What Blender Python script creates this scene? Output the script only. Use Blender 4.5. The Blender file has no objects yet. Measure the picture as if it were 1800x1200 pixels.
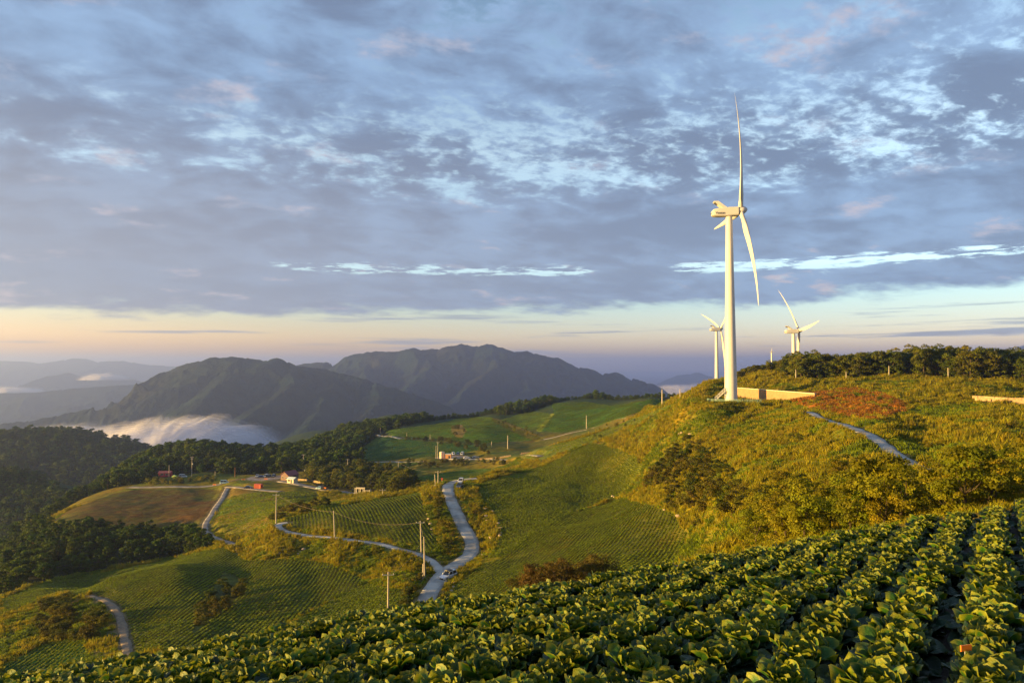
import bpy, math, random
import numpy as np
from mathutils import Vector, Matrix
random.seed(7); RNG = np.random.default_rng(11)
R = math.radians
scene = bpy.context.scene
COL = scene.collection
PITCH = math.atan(40/1200)
EXPO = 2.0

# ------------------------------------------------------------------ helpers
def link(o):
    COL.objects.link(o); return o
def tag(o, label=None, cat=None, group=None, kind=None):
    if label: o['label'] = label
    if cat: o['category'] = cat
    if group: o['group'] = group
    if kind: o['kind'] = kind
    return o
def empty(name, loc=(0, 0, 0), rz=0.0, s=1.0):
    o = bpy.data.objects.new(name, None); link(o)
    o.location = loc; o.rotation_euler = (0, 0, rz); o.scale = (s, s, s); o.empty_display_size = .3
    return o
def np_mesh(name, verts, quads=None, tris=None, mats=None, mi=None, smooth=False, uv=None, col=None):
    me = bpy.data.meshes.new(name)
    verts = np.asarray(verts, dtype=np.float32).reshape(-1, 3)
    nq = 0 if quads is None else len(quads); nt = 0 if tris is None else len(tris)
    me.vertices.add(len(verts)); me.vertices.foreach_set('co', verts.ravel())
    nl = nq*4 + nt*3
    me.loops.add(nl); me.polygons.add(nq+nt)
    vi = np.concatenate([np.asarray(quads, dtype=np.int32).ravel() if nq else np.zeros(0, np.int32),
                         np.asarray(tris, dtype=np.int32).ravel() if nt else np.zeros(0, np.int32)])
    me.loops.foreach_set('vertex_index', vi)
    ls = np.concatenate([np.arange(nq)*4, nq*4+np.arange(nt)*3]).astype(np.int32)
    me.polygons.foreach_set('loop_start', ls)
    if smooth: me.polygons.foreach_set('use_smooth', np.ones(nq+nt, bool))
    if mats:
        for m in mats: me.materials.append(m)
        if mi is not None: me.polygons.foreach_set('material_index', np.asarray(mi, dtype=np.int32))
    if uv is not None:
        l = me.uv_layers.new(name='UVMap'); l.data.foreach_set('uv', np.asarray(uv, np.float32)[vi].ravel())
    if col is not None:
        a = me.color_attributes.new('tint', 'FLOAT_COLOR', 'POINT')
        c = np.ones((len(verts), 4), np.float32); c[:, :3] = col; a.data.foreach_set('color', c.ravel())
    me.update(calc_edges=True); me.validate()
    return me
def grid_faces(nr, nc):
    i = np.arange(nr-1)[:, None]*nc + np.arange(nc-1)[None, :]
    i = i.ravel()
    return np.stack([i, i+1, i+nc+1, i+nc], 1)

class MB:
    """collects boxes, tubes, lofts; build() links ONE mesh object"""
    def __init__(s): s.v = []; s.f = []; s.m = []; s.n = 0; s.p = []
    def add(s, verts, faces, m=0):
        s.p.append((s.n, len(s.f)))
        for v in verts: s.v.append(tuple(v))
        for f in faces: s.f.append([i+s.n for i in f]); s.m.append(m)
        s.n += len(verts); return s
    def box(s, c, d, rz=0, m=0, taper=1.0, rot=None):
        x, y, z = d[0]/2, d[1]/2, d[2]/2
        P = [(-x,-y,-z),(x,-y,-z),(x,y,-z),(-x,y,-z),(-x*taper,-y*taper,z),(x*taper,-y*taper,z),(x*taper,y*taper,z),(-x*taper,y*taper,z)]
        M = rot if rot is not None else Matrix.Rotation(rz, 3, 'Z')
        P = [M @ Vector(p) + Vector(c) for p in P]
        return s.add(P, [(0,3,2,1),(4,5,6,7),(0,1,5,4),(1,2,6,5),(2,3,7,6),(3,0,4,7)], m)
    def tube(s, pts, rad, seg=10, m=0, cap=True):
        pts = [Vector(p) for p in pts]; rings = []
        for i, p in enumerate(pts):
            t = (pts[min(i+1, len(pts)-1)] - pts[max(i-1, 0)]).normalized()
            a = t.cross(Vector((0, 0, 1))) if abs(t.z) < .95 else t.cross(Vector((1, 0, 0)))
            a.normalize(); b = t.cross(a)
            r = rad[i] if hasattr(rad, '__len__') else rad
            rings.append([p + (a*math.cos(2*math.pi*k/seg) + b*math.sin(2*math.pi*k/seg))*r for k in range(seg)])
        return s.loft(rings, m, cap)
    def loft(s, rings, m=0, cap=True):
        seg = len(rings[0]); V = [p for r in rings for p in r]; F = []
        for i in range(len(rings)-1):
            for k in range(seg):
                a = i*seg+k; b = i*seg+(k+1) % seg
                F.append((a, b, b+seg, a+seg))
        if cap:
            F.append(tuple(reversed(range(seg)))); F.append(tuple(range((len(rings)-1)*seg, len(rings)*seg)))
        return s.add(V, F, m)
    def lathe(s, prof, seg=16, m=0, c=(0, 0, 0)):
        return s.loft([[Vector((c[0]+r*math.cos(2*math.pi*k/seg), c[1]+r*math.sin(2*math.pi*k/seg), c[2]+z)) for k in range(seg)] for r, z in prof], m)
    def build_each(s, name, mats, parent=None, smooth=False):
        """every piece that was added becomes an object of its own"""
        out = []; starts = s.p+[(s.n, len(s.f))]
        for (v0, f0), (v1, f1) in zip(starts[:-1], starts[1:]):
            q = MB(); q.add(s.v[v0:v1], [[i-v0 for i in f] for f in s.f[f0:f1]]); out.append(q.build(name, mats, parent, smooth))
        return out
    def build(s, name, mats, parent=None, smooth=False, auto=35):
        me = bpy.data.meshes.new(name); me.from_pydata([tuple(v) for v in s.v], [], s.f)
        mats = mats if isinstance(mats, (list, tuple)) else [mats]
        for m in mats: me.materials.append(m)
        me.polygons.foreach_set('material_index', s.m)
        if smooth:
            me.polygons.foreach_set('use_smooth', [True]*len(s.f))
            try: me.set_sharp_from_angle(angle=R(auto))
            except Exception: pass
        me.update(); o = bpy.data.objects.new(name, me); link(o)
        if parent: o.parent = parent
        return o

# ------------------------------------------------------------------ numpy noise
def _h(ix, iy, seed):
    n = (ix.astype(np.int64)*374761393 + iy.astype(np.int64)*668265263 + seed*144665) & 0x7fffffff
    n = ((n ^ (n >> 13))*1274126177) & 0x7fffffff
    n = n ^ (n >> 16)
    return (n & 0xffff)/65535.0
def vnoise(x, y, seed=0):
    ix = np.floor(x); iy = np.floor(y); fx = x-ix; fy = y-iy
    fx = fx*fx*fx*(fx*(fx*6-15)+10); fy = fy*fy*fy*(fy*(fy*6-15)+10)
    a = _h(ix, iy, seed); b = _h(ix+1, iy, seed); c = _h(ix, iy+1, seed); d = _h(ix+1, iy+1, seed)
    return (a+(b-a)*fx)*(1-fy) + (c+(d-c)*fx)*fy
def fbm(x, y, oct=4, seed=0, gain=.5):
    s = 0; a = 1; t = 0
    for o in range(oct):
        s = s + a*(vnoise(x, y, seed+o*17)*2-1); t += a; a *= gain
        x, y = x*1.93*.8-y*1.93*.6+3.1, x*1.93*.6+y*1.93*.8+7.7
    return s/t
def ridged(x, y, oct=4, seed=0):
    s = 0; a = 1; t = 0
    for o in range(oct):
        n = 1-np.abs(vnoise(x, y, seed+o*31)*2-1); s = s+a*n*n; t += a; a *= .5
        x, y = x*1.6-y*1.2+1.3, x*1.2+y*1.6+5.1
    return s/t
def sstep(e0, e1, x):
    t = np.clip((x-e0)/(e1-e0), 0, 1); return t*t*(3-2*t)

# ------------------------------------------------------------------ picture <-> place
def p2uv(px, py):
    x = (np.asarray(px, float)-900)/1200; up = (600-np.asarray(py, float))/1200
    c, s = math.cos(PITCH), math.sin(PITCH)
    y = c-up*s; z = s+up*c
    return x/y, z/y
def P3(px, py, Y):
    u, v = p2uv(px, py); return Vector((float(u)*Y, Y, float(v)*Y))

# survey of the place: points of the ground (pixel, pixel, distance)
CP = """
1800 870 50;1800 820 75;1800 760 110;1800 715 160;1800 690 200;1800 670 240;1800 668 300;1800 710 450;1800 780 800
1600 925 38;1600 885 60;1600 824 90;1600 775 120;1600 718 165;1600 683 210;1600 664 250;1600 664 300;1600 720 500;1600 790 900
1700 850 66;1700 790 95;1700 745 125;1500 745 140;1500 790 110;1530 770 115
1450 945 42;1450 890 72;1450 825 100;1450 775 130;1450 728 170;1450 690 225;1450 668 270;1450 670 330;1450 730 500;1450 800 900
1380 900 75;1380 840 105;1380 780 145;1430 722 172
1300 975 52;1300 935 72;1300 875 100;1300 815 135;1300 765 175;1300 725 213;1300 706 232;1290 705 250;1320 706 235;1370 708 222;1395 709 213;1310 683 263;1360 687 247;1425 691 228;1250 706 235
1300 668 288;1340 654 290;1400 656 288;1240 684 262;1230 720 215;1200 698 290;1220 690 300;1240 672 300
1340 670 340;1260 706 600;1400 742 470;1250 720 420;1200 740 460;1330 800 900;1200 820 950
1220 945 122;1230 1000 95;1250 865 140;1200 835 166;1150 775 238;1200 745 226;1200 785 196;1100 748 320;1050 770 305;1150 710 330
1150 722 372;1190 702 345;1050 757 355;950 785 375;1000 772 350;1140 835 208
1163 712 385;1050 722 560;1050 748 480;1150 702 520;980 709 680;1100 704 640;1000 702 720;1000 770 1000;1150 700 600;1180 704 700;1100 780 1000
900 752 560;870 737 620;930 727 650;840 762 520;800 747 620;960 755 520;920 720 690;940 714 710
700 802 460;650 803 480;620 808 470;760 803 435;750 782 500;700 772 545;680 767 560;800 735 690;870 724 700;760 742 720;830 735 700
950 822 285;870 840 256;835 860 238;1040 780 300;1010 795 290
900 803 400;840 806 418;850 818 385;850 832 345;720 830 380;720 852 338;780 808 425;620 872 328;560 882 312;950 800 402
830 845 256;790 855 240;785 880 222;810 920 198;835 960 178;820 985 168;790 1012 155;770 1040 143;735 1078 130
870 930 187;900 1000 152;850 1012 148;820 1050 136;1000 950 160;1000 1000 135;1000 880 215;1050 830 255;1100 900 172;950 900 198;1100 960 140;1180 940 135;1100 850 225;1100 1010 112;900 870 227
650 900 215;580 920 205;740 880 230;700 940 188;520 930 210;490 925 213;587 947 192;700 962 180;640 990 172;640 1012 164;480 962 196;430 975 205;740 975 172
550 988 180;620 1020 160;500 1050 150;400 1080 142;560 1080 138;680 1050 140;705 1020 150;450 1130 122;600 1120 120;700 1090 124
350 1140 118;250 1140 120;300 1000 180;200 1015 183;400 970 208;100 1045 176;20 1065 172;250 1080 145;100 1100 145;100 1180 115;0 1190 115;0 1100 150
150 1032 215;300 986 240;150 977 250;330 945 268;100 920 300;330 928 280;250 892 325;250 863 385;380 872 355;200 865 390
405 854 375;360 936 262;450 880 320;420 930 250;540 880 310;560 862 350;240 857 395;480 843 395;430 839 400;505 840 398;320 855 385
290 838 425;300 828 470;345 790 560;345 850 780;250 812 600;200 842 520;60 935 330;120 892 400;180 858 480;0 985 290;100 960 560;0 1020 480
430 833 440;430 808 520;430 803 650;520 798 560;600 770 640;560 808 480;650 775 590;650 752 700;700 746 700;600 765 720;740 748 760;520 800 680
540 830 420;600 836 400;640 818 440;640 840 385;700 815 430
950 1045 60;700 1150 50;400 1250 45;100 1330 45;1200 1005 60;950 1060 90;700 1130 85;400 1210 80;100 1260 80
430 880 900;650 860 1000;850 820 1000;200 920 900;0 950 900
-600 1250 45;-600 1260 90;-600 1150 180;-600 1060 300;-600 1000 600;-600 960 1000
2400 800 45;2400 750 100;2400 680 200;2400 660 300;2400 720 600;2400 800 1000
"""
pts = []
for tok in CP.replace('\n', ';').split(';'):
    t = tok.split()
    if len(t) == 3:
        a, b, c = map(float, t); u, v = p2uv(a, b); pts.append((float(u), math.log(c), float(v)))
for px in range(-600, 2500, 300):
    for Y, z in ((1250, -300), (1600, -400), (2200, -430)):
        pts.append(((px-900)/1200, math.log(Y), z/Y))
pts = np.array(pts)
US, LS = 3.2, 1.0
Pc = np.stack([pts[:, 0]*US, pts[:, 1]*LS], 1)
def tpsk(r2): return .5*r2*np.log(r2+1e-12)
NC_ = len(Pc)
K = tpsk(((Pc[:, None]-Pc[None])**2).sum(-1)) + np.eye(NC_)*2e-3
Q = np.concatenate([np.ones((NC_, 1)), Pc], 1)
A = np.block([[K, Q], [Q.T, np.zeros((3, 3))]])
W = np.linalg.solve(A, np.concatenate([pts[:, 2], np.zeros(3)]))
def tps(u, l):
    sh = u.shape; q = np.stack([u.ravel()*US, l.ravel()*LS], 1); out = np.empty(len(q))
    for i in range(0, len(q), 40000):
        c = q[i:i+40000]
        out[i:i+40000] = tpsk((c[:, 0:1]-Pc[None, :, 0])**2+(c[:, 1:2]-Pc[None, :, 1])**2) @ W[:NC_] + W[NC_] + c @ W[NC_+1:]
    return out.reshape(sh)

PL_A, PL_B, PL_H = .12, -.2, 2.5
def plane(X, Y): return -PL_H + PL_A*X + PL_B*Y
EDGE_PX = np.array([-600, 100, 460, 1000, 1250, 1700, 1800, 2600]); EDGE_Y = np.array([9.5, 10.4, 11.6, 13.8, 15.8, 19.6, 20.8, 26])
def edgeY(u): return np.interp(u*1200+900, EDGE_PX, EDGE_Y)

def ridge_h(X, Y, poly, slope, rnd=60., fall=None):
    """height of a ridge given by crest points (px,py,Y); falls away with distance"""
    P = np.array([list(P3(*p)) for p in poly]); best = np.full(X.shape, -1e9); dd = np.zeros(X.shape)
    for a, b in zip(P[:-1], P[1:]):
        ab = b[:2]-a[:2]; L2 = (ab**2).sum()+1e-6
        t = np.clip(((X-a[0])*ab[0]+(Y-a[1])*ab[1])/L2, 0, 1)
        d = np.hypot(X-a[0]-t*ab[0], Y-a[1]-t*ab[1])
        h = a[2]+t*(b[2]-a[2]) - slope*(np.sqrt(d*d+rnd*rnd)-rnd)
        m = h > best; best = np.where(m, h, best); dd = np.where(m, d, dd)
    return best, dd

NEAR_HILLS = [
    ([(-300, 790, 1000), (0, 771, 1000), (40, 764, 1000), (80, 764, 1000), (120, 767, 1000), (160, 775, 1000), (190, 785, 980), (225, 805, 950), (260, 830, 900)], .42, 40),
    ([(-300, 850, 620), (0, 838, 620), (30, 843, 620), (70, 862, 600), (110, 885, 560)], .4, 20),
    ([(440, 800, 1400), (500, 780, 1350), (560, 756, 1350), (600, 758, 1350), (660, 775, 1300)], .4, 40),
    ([(640, 745, 1250), (665, 734, 1200), (690, 729, 1200), (715, 736, 1200), (760, 750, 1150)], .4, 30),
]
def ground_raw(X, Y):
    Yc = np.maximum(Y, 24.); u = X/Yc
    z = tps(np.clip(u, -1.7, 1.7), np.log(Yc))*Yc
    for poly, s, r in NEAR_HILLS:
        if np.max(Y) > 300:
            h, d = ridge_h(X, Y, poly, s, r); z = np.maximum(z, h + 6*fbm(X/60, Y/60, 3, 5)*np.clip(d/60, .1, 1))
    z = z + fbm(X/14, Y/14, 4, 3)*np.clip((Y-30)/120, 0, 1)*.7 + fbm(X/45, Y/45, 2, 9)*np.clip((Y-60)/300, 0, 1)*1.2
    e = edgeY(X/np.maximum(Y, 1.)); w = sstep(0, 1, (Y-e-1.5)/22.)
    return plane(X, Y)*(1-w)+z*w if np.max(Y) < 200 else np.where(Y > 60, z, plane(X, Y)*(1-w)+z*w)

DU, DL = .0025, .0045
U = np.arange(-1.55, 1.5501, DU); LN = np.arange(math.log(24.), 7.42, DL)
UU, LL = np.meshgrid(U, LN); YY = np.exp(LL); XX = UU*YY
ZZ = ground_raw(XX, YY)
def zt(X, Y):
    X = np.asarray(X, float); Y = np.asarray(Y, float)
    far = Y >= 24.05
    Yc = np.clip(Y, 24.01, 1600.); fu = np.clip((X/Yc-U[0])/DU, 0, len(U)-1.001); fl = np.clip((np.log(Yc)-LN[0])/DL, 0, len(LN)-1.001)
    iu = fu.astype(int); il = fl.astype(int); a = fu-iu; b = fl-il
    g = (ZZ[il, iu]*(1-a)+ZZ[il, iu+1]*a)*(1-b)+(ZZ[il+1, iu]*(1-a)+ZZ[il+1, iu+1]*a)*b
    if np.all(far): return g
    return np.where(far, g, ground_raw(np.atleast_1d(X), np.atleast_1d(Y)).reshape(X.shape))
def hit(px, py, lo=28., hi=1600.):
    """place on the ground seen at a pixel"""
    u, v = p2uv(px, py); u = float(u); v = float(v)
    Y = np.exp(np.arange(math.log(lo), math.log(hi), .002)); s = zt(u*Y, Y)/Y
    k = np.where(s >= v)[0]
    i = k[0] if len(k) else int(np.argmax(s))
    return float(u*Y[i]), float(Y[i])
def hit3(px, py, **k):
    x, y = hit(px, py, **k); return Vector((x, y, float(zt(x, y))))
def img_poly(s, sub=4, **kw):
    P = [tuple(map(float, t.split())) for t in s.split(',')]; out = []
    for (a, b) in zip(P, P[1:]+P[:1]):
        for k in range(sub):
            t = k/sub; out.append(hit(a[0]+(b[0]-a[0])*t, a[1]+(b[1]-a[1])*t, **kw))
    return np.array(out)
def pxY_poly(s):
    return np.array([((float(t.split()[0])-900)/1200*float(t.split()[1]), float(t.split()[1])) for t in s.split(',')])
def inside(X, Y, poly):
    r = np.zeros(np.shape(X), bool)
    x0, y0 = poly.min(0); x1, y1 = poly.max(0)
    m = (X >= x0) & (X <= x1) & (Y >= y0) & (Y <= y1)
    if not m.any(): return r
    x = X[m]; y = Y[m]; q = np.zeros(x.shape, bool)
    for (ax, ay), (bx, by) in zip(poly, np.roll(poly, -1, 0)):
        if ay == by: continue
        q ^= ((ay > y) != (by > y)) & (x < (bx-ax)*(y-ay)/(by-ay)+ax)
    r[m] = q; return r
# ------------------------------------------------------------------ materials
class NT:
    def __init__(s, tree): s.t = tree; s.n = tree.nodes; s.l = tree.links
    def node(s, typ, **kw):
        nd = s.n.new(typ); ins = kw.pop('ins', {})
        for k, v in kw.items(): setattr(nd, k, v)
        for k, v in ins.items(): s.put(nd.inputs[k], v)
        return nd
    def put(s, sock, v):
        if isinstance(v, bpy.types.NodeSocket): s.l.new(v, sock)
        elif isinstance(v, bpy.types.Node): s.l.new(v.outputs[0], sock)
        elif isinstance(v, (tuple, list)) and sock.type == 'RGBA' and len(v) == 3: sock.default_value = (*v, 1)
        else: sock.default_value = v
    def math(s, op, a, b=None, c=None, clamp=False):
        nd = s.n.new('ShaderNodeMath'); nd.operation = op; nd.use_clamp = clamp
        s.put(nd.inputs[0], a)
        if b is not None: s.put(nd.inputs[1], b)
        if c is not None: s.put(nd.inputs[2], c)
        return nd.outputs[0]
    def mix(s, f, a, b, mode='MIX'):
        nd = s.n.new('ShaderNodeMix'); nd.data_type = 'RGBA'; nd.blend_type = mode; nd.clamp_factor = True
        s.put(nd.inputs['Factor'], f); s.put(nd.inputs[6], a); s.put(nd.inputs[7], b); return nd.outputs[2]
    def ramp(s, f, stops, interp='LINEAR'):
        nd = s.n.new('ShaderNodeValToRGB'); s.put(nd.inputs[0], f); cr = nd.color_ramp; cr.interpolation = interp
        while len(cr.elements) < len(stops): cr.elements.new(.5)
        for e, (p, c) in zip(cr.elements, stops):
            e.position = p; e.color = (*c, 1) if isinstance(c, (tuple, list)) else (c, c, c, 1)
        return nd.outputs[0]
    def maprange(s, v, a, b, c=0., d=1., smooth=True):
        nd = s.n.new('ShaderNodeMapRange'); nd.interpolation_type = 'SMOOTHSTEP' if smooth else 'LINEAR'
        for i, x in enumerate((v, a, b, c, d)): s.put(nd.inputs[i], x)
        return nd.outputs[0]
    def noise(s, vec, scale, detail=4, rough=.55, dist=0.):
        nd = s.node('ShaderNodeTexNoise'); s.put(nd.inputs['Vector'], vec)
        nd.inputs['Scale'].default_value = scale; nd.inputs['Detail'].default_value = detail
        nd.inputs['Roughness'].default_value = rough; nd.inputs['Distortion'].default_value = dist
        return nd.outputs['Fac']
def new_mat(name):
    m = bpy.data.materials.new(name); m.use_nodes = True; t = NT(m.node_tree)
    return m, t, m.node_tree.nodes['Principled BSDF'], m.node_tree.nodes['Material Output']
def solid(name, col, rough=.6, metal=0., var=.15, scale=4., bump=0., spec=.4):
    m, t, b, o = new_mat(name)
    tc = t.node('ShaderNodeTexCoord').outputs['Object']; n = t.noise(tc, scale, 6, .6)
    k = t.maprange(n, .3, .7, 1-var, 1+var)
    c = t.mix(1., col, t.node('ShaderNodeCombineColor', ins={0: k, 1: k, 2: k}), 'MULTIPLY')
    t.put(b.inputs['Base Color'], c); b.inputs['Roughness'].default_value = rough; b.inputs['Metallic'].default_value = metal
    b.inputs['Specular IOR Level'].default_value = spec
    if bump:
        bp = t.node('ShaderNodeBump', ins={'Strength': bump, 'Distance': .05, 'Height': t.noise(tc, scale*5, 6, .6)})
        t.put(b.inputs['Normal'], bp)
    return m
def tinted(name, scale_a=.35, scale_b=4., var=.5, rough=.9, bump=.6, bdist=.15, hue=(1.25, .95, .6)):
    """ground cover: colour attribute broken up by noise"""
    m, t, b, o = new_mat(name)
    at = t.node('ShaderNodeAttribute', attribute_name='tint').outputs['Color']
    g = t.node('ShaderNodeNewGeometry').outputs['Position']
    n1 = t.noise(g, scale_a, 5, .6); n2 = t.noise(g, scale_b, 3, .7)
    k = t.math('ADD', t.maprange(n1, .3, .7, 1-var, 1+var), t.maprange(n2, .3, .7, -var*.7, var*.7))
    c = t.mix(1., at, t.node('ShaderNodeCombineColor', ins={0: k, 1: k, 2: k}), 'MULTIPLY')
    n3 = t.noise(g, scale_a*.35, 4, .6)
    c = t.mix(t.maprange(n3, .42, .66, 0, .8), c, t.mix(1., c, hue, 'MULTIPLY'))
    t.put(b.inputs['Base Color'], c); b.inputs['Roughness'].default_value = rough; b.inputs['Specular IOR Level'].default_value = .05
    h = t.math('ADD', t.noise(g, scale_a*3, 5, .65), t.math('MULTIPLY', t.noise(g, scale_b*1.5, 3, .7), .35))
    t.put(b.inputs['Normal'], t.node('ShaderNodeBump', ins={'Strength': bump, 'Distance': bdist, 'Height': h}))
    return m
def leafy(name, col, col2, trans=.35, rough=.75, rnd=.35, spec=.08):
    """leaves: varies from plant to plant and, by the tint attribute, from clump to clump"""
    m, t, b, o = new_mat(name)
    ob = t.node('ShaderNodeObjectInfo').outputs['Random']
    at = t.node('ShaderNodeAttribute', attribute_name='tint').outputs['Color']
    c = t.mix(ob, col, col2)
    c = t.mix(1., c, at, 'MULTIPLY')
    k = t.maprange(t.math('FRACT', t.math('MULTIPLY', ob, 7.31)), 0, 1, 1-rnd, 1+rnd, False)
    c = t.mix(1., c, t.node('ShaderNodeCombineColor', ins={0: k, 1: k, 2: k}), 'MULTIPLY')
    t.put(b.inputs['Base Color'], c); b.inputs['Roughness'].default_value = rough; b.inputs['Specular IOR Level'].default_value = spec
    tr = t.node('ShaderNodeBsdfTranslucent', ins={'Color': t.mix(1., c, (1.3, 1.25, .6), 'MULTIPLY')})
    mx = t.node('ShaderNodeMixShader', ins={0: trans, 1: b.outputs[0], 2: tr.outputs[0]})
    t.l.new(mx.outputs[0], o.inputs[0])
    return m

M_GROUND = tinted('ground_cover', .3, 3.5, .35, bump=.8, bdist=.35)
M_MOUNT = tinted('mountain_forest', .012, .09, .4, bump=1., bdist=16., hue=(1.1, .95, .8))
M_CONC = solid('road_concrete', (.35, .33, .29), .85, var=.38, scale=.22, bump=.35)
M_DIRT = solid('dirt_track', (.2, .15, .1), .95, var=.3, scale=1.2, bump=.5)
M_ASPH = solid('old_road', (.24, .21, .18), .9, var=.35, scale=.25, bump=.3)
M_SOIL = solid('field_soil', (.045, .032, .022), .95, var=.35, scale=3., bump=.8)

# ------------------------------------------------------------------ roads: the ground is levelled along them
ROADS = [
 ('road', '730 1092,739 1071,755 1043,768 1020,778 1005,795 995,818 984,833 971,836 958,824 938,812 920,801 900,792 880,784 862,783 852,795 846,815 843,838 840', 3.8, M_CONC, 'pale concrete farm road winding down between the cabbage fields'),
 ('lane', '774 1004,768 990,755 979,735 972,690 961,640 951,590 945,540 941,505 937,488 931,483 925,490 920,505 917', 2.1, M_CONC, 'narrow concrete lane curling round the striped triangular field'),
 ('path', '1290 708,1340 709,1395 713,1440 728,1480 745,1530 768,1560 783,1580 800,1600 815,1630 826,1660 831', 2.1, M_CONC, 'concrete path running down the scrubby hillside from the big turbine'),
 ('dirt_track', '158 1048,185 1053,205 1064,215 1085,219 1110,224 1152', 1.5, M_DIRT, 'brown dirt track bending through the lower left field'),
 ('village_road', '228 856,260 857,300 856,350 855,385 853,402 848,420 842,450 840,480 842,505 847,530 853,560 858,600 862,650 867', 4.2, M_ASPH, 'grey road past the red roofed house and the parked cars'),
 ('side_road', '398 855,430 858,460 861,492 863', 3.2, M_ASPH, 'short side road below the parking strip'),
 ('footpath', '400 857,385 882,372 905,358 928,350 934,370 941,392 949,410 957', 2.4, M_ASPH, 'straight grey path between the brown field and the grass slope'),
 ('gravel_road', '790 806,812 807,840 806,870 804,900 803,950 801', 4., M_CONC, 'pale gravel road below the water tank'),
 ('ridge_road', '955 773,1000 762,1035 751,1075 739,1130 723,1165 713', 2.6, M_CONC, 'thin pale road along the ridge of the far fields'),
 ('field_path', '664 764,680 767,705 771', 2.6, M_CONC, 'short pale path at the edge of the shaded field'),
 ('farm_track', '655 812,700 811,745 811', 2.4, M_CONC, 'pale farm track under the dark green field'),
]
def smooth_line(P, it=3):
    P = np.array(P, float)
    for _ in range(it):
        a = P[:-1]*.75+P[1:]*.25; b = P[:-1]*.25+P[1:]*.75
        P = np.concatenate([P[:1], np.stack([a, b], 1).reshape(-1, P.shape[1]), P[-1:]])
    return P
road_geo = []
for (nm, s, w, m, lab) in ROADS:
    img = [tuple(map(float, t.split())) for t in s.split(',')]
    line = np.array([hit(*p) for p in img])
    Yf = line[:, 1].copy()
    if len(line) > 4:                                  # iron out jumps in distance
        for _ in range(2): line[1:-1] = line[1:-1]*.6+.2*(line[:-2]+line[2:])
    L = smooth_line(line, 3)
    seg = np.r_[0, np.cumsum(np.hypot(*np.diff(L, axis=0).T))]; ns = max(8, int(seg[-1]/1.2)); q = np.linspace(0, seg[-1], ns)
    C = np.stack([np.interp(q, seg, L[:, 0]), np.interp(q, seg, L[:, 1])], 1)
    z = zt(C[:, 0], C[:, 1]); kk = np.ones(9)/9
    z = np.convolve(np.pad(z, 4, mode='edge'), kk, 'valid')
    road_geo.append((nm, C, z, w, m, lab))
pads = []
def add_pad(px, py, r, **kw):
    x, y = hit(px, py, **kw); z = float(zt(x, y)); pads.append((x, y, z, r)); return Vector((x, y, z))
PARK = add_pad(466, 840, 13); HOUSE_P = add_pad(505, 841, 9); RED_P = add_pad(290, 839, 9); TANK_P = add_pad(796, 804, 13)
TURB_P = add_pad(1285, 705, 12, lo=150)
for (nm, C, z, w, m, lab) in road_geo:
    x0, y0 = C.min(0)-8; x1, y1 = C.max(0)+8
    sel = np.where((XX > x0) & (XX < x1) & (YY > y0) & (YY < y1))
    x = XX[sel]; y = YY[sel]; bd = np.full(x.shape, 1e9); bz = np.zeros(x.shape)
    for i in range(len(C)):
        d = (x-C[i, 0])**2+(y-C[i, 1])**2; k = d < bd; bd[k] = d[k]; bz[k] = z[i]
    f = 1-sstep(w/2+.6, w/2+4, np.sqrt(bd))
    ZZ[sel] = ZZ[sel]*(1-f)+(bz-.12)*f
for (x, y, z, r) in pads:
    d = np.hypot(XX-x, YY-y); f = 1-sstep(r, r*1.9, d); ZZ[:] = ZZ*(1-f)+z*f
for (nm, C, z, w, m, lab) in road_geo:
    T = np.gradient(C, axis=0); T /= np.linalg.norm(T, axis=1)[:, None]+1e-9; N = np.stack([T[:, 1], -T[:, 0]], 1)
    rows = []
    for j, o in enumerate((-.5, -.25, 0, .25, .5)):
        wob = (fbm(C[:, 0]/3+j*9, C[:, 1]/3, 3, 40)*.35 if abs(o) == .5 else 0)
        q = C+N*(o*w+wob*np.sign(o) if abs(o) == .5 else o*w*np.ones(len(C)))[:, None]
        rows.append(np.c_[q, z+.03-abs(o)*.08])
    V = np.stack(rows, 1).reshape(-1, 3)
    F = grid_faces(len(C), 5)
    base = V.copy(); base[:, 2] -= .35                   # slab edge
    nV = len(V); e0 = np.arange(len(C)-1)*5; sides = np.concatenate([np.stack([e0, e0+5, e0+5+nV, e0+nV], 1), np.stack([e0+4+5, e0+4, e0+4+nV, e0+9+nV], 1)])
    o = bpy.data.objects.new(nm, np_mesh(nm, np.concatenate([V, base]), np.concatenate([F, sides]), mats=[m])); link(o)
    tag(o, lab, 'road', kind='structure')

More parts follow.
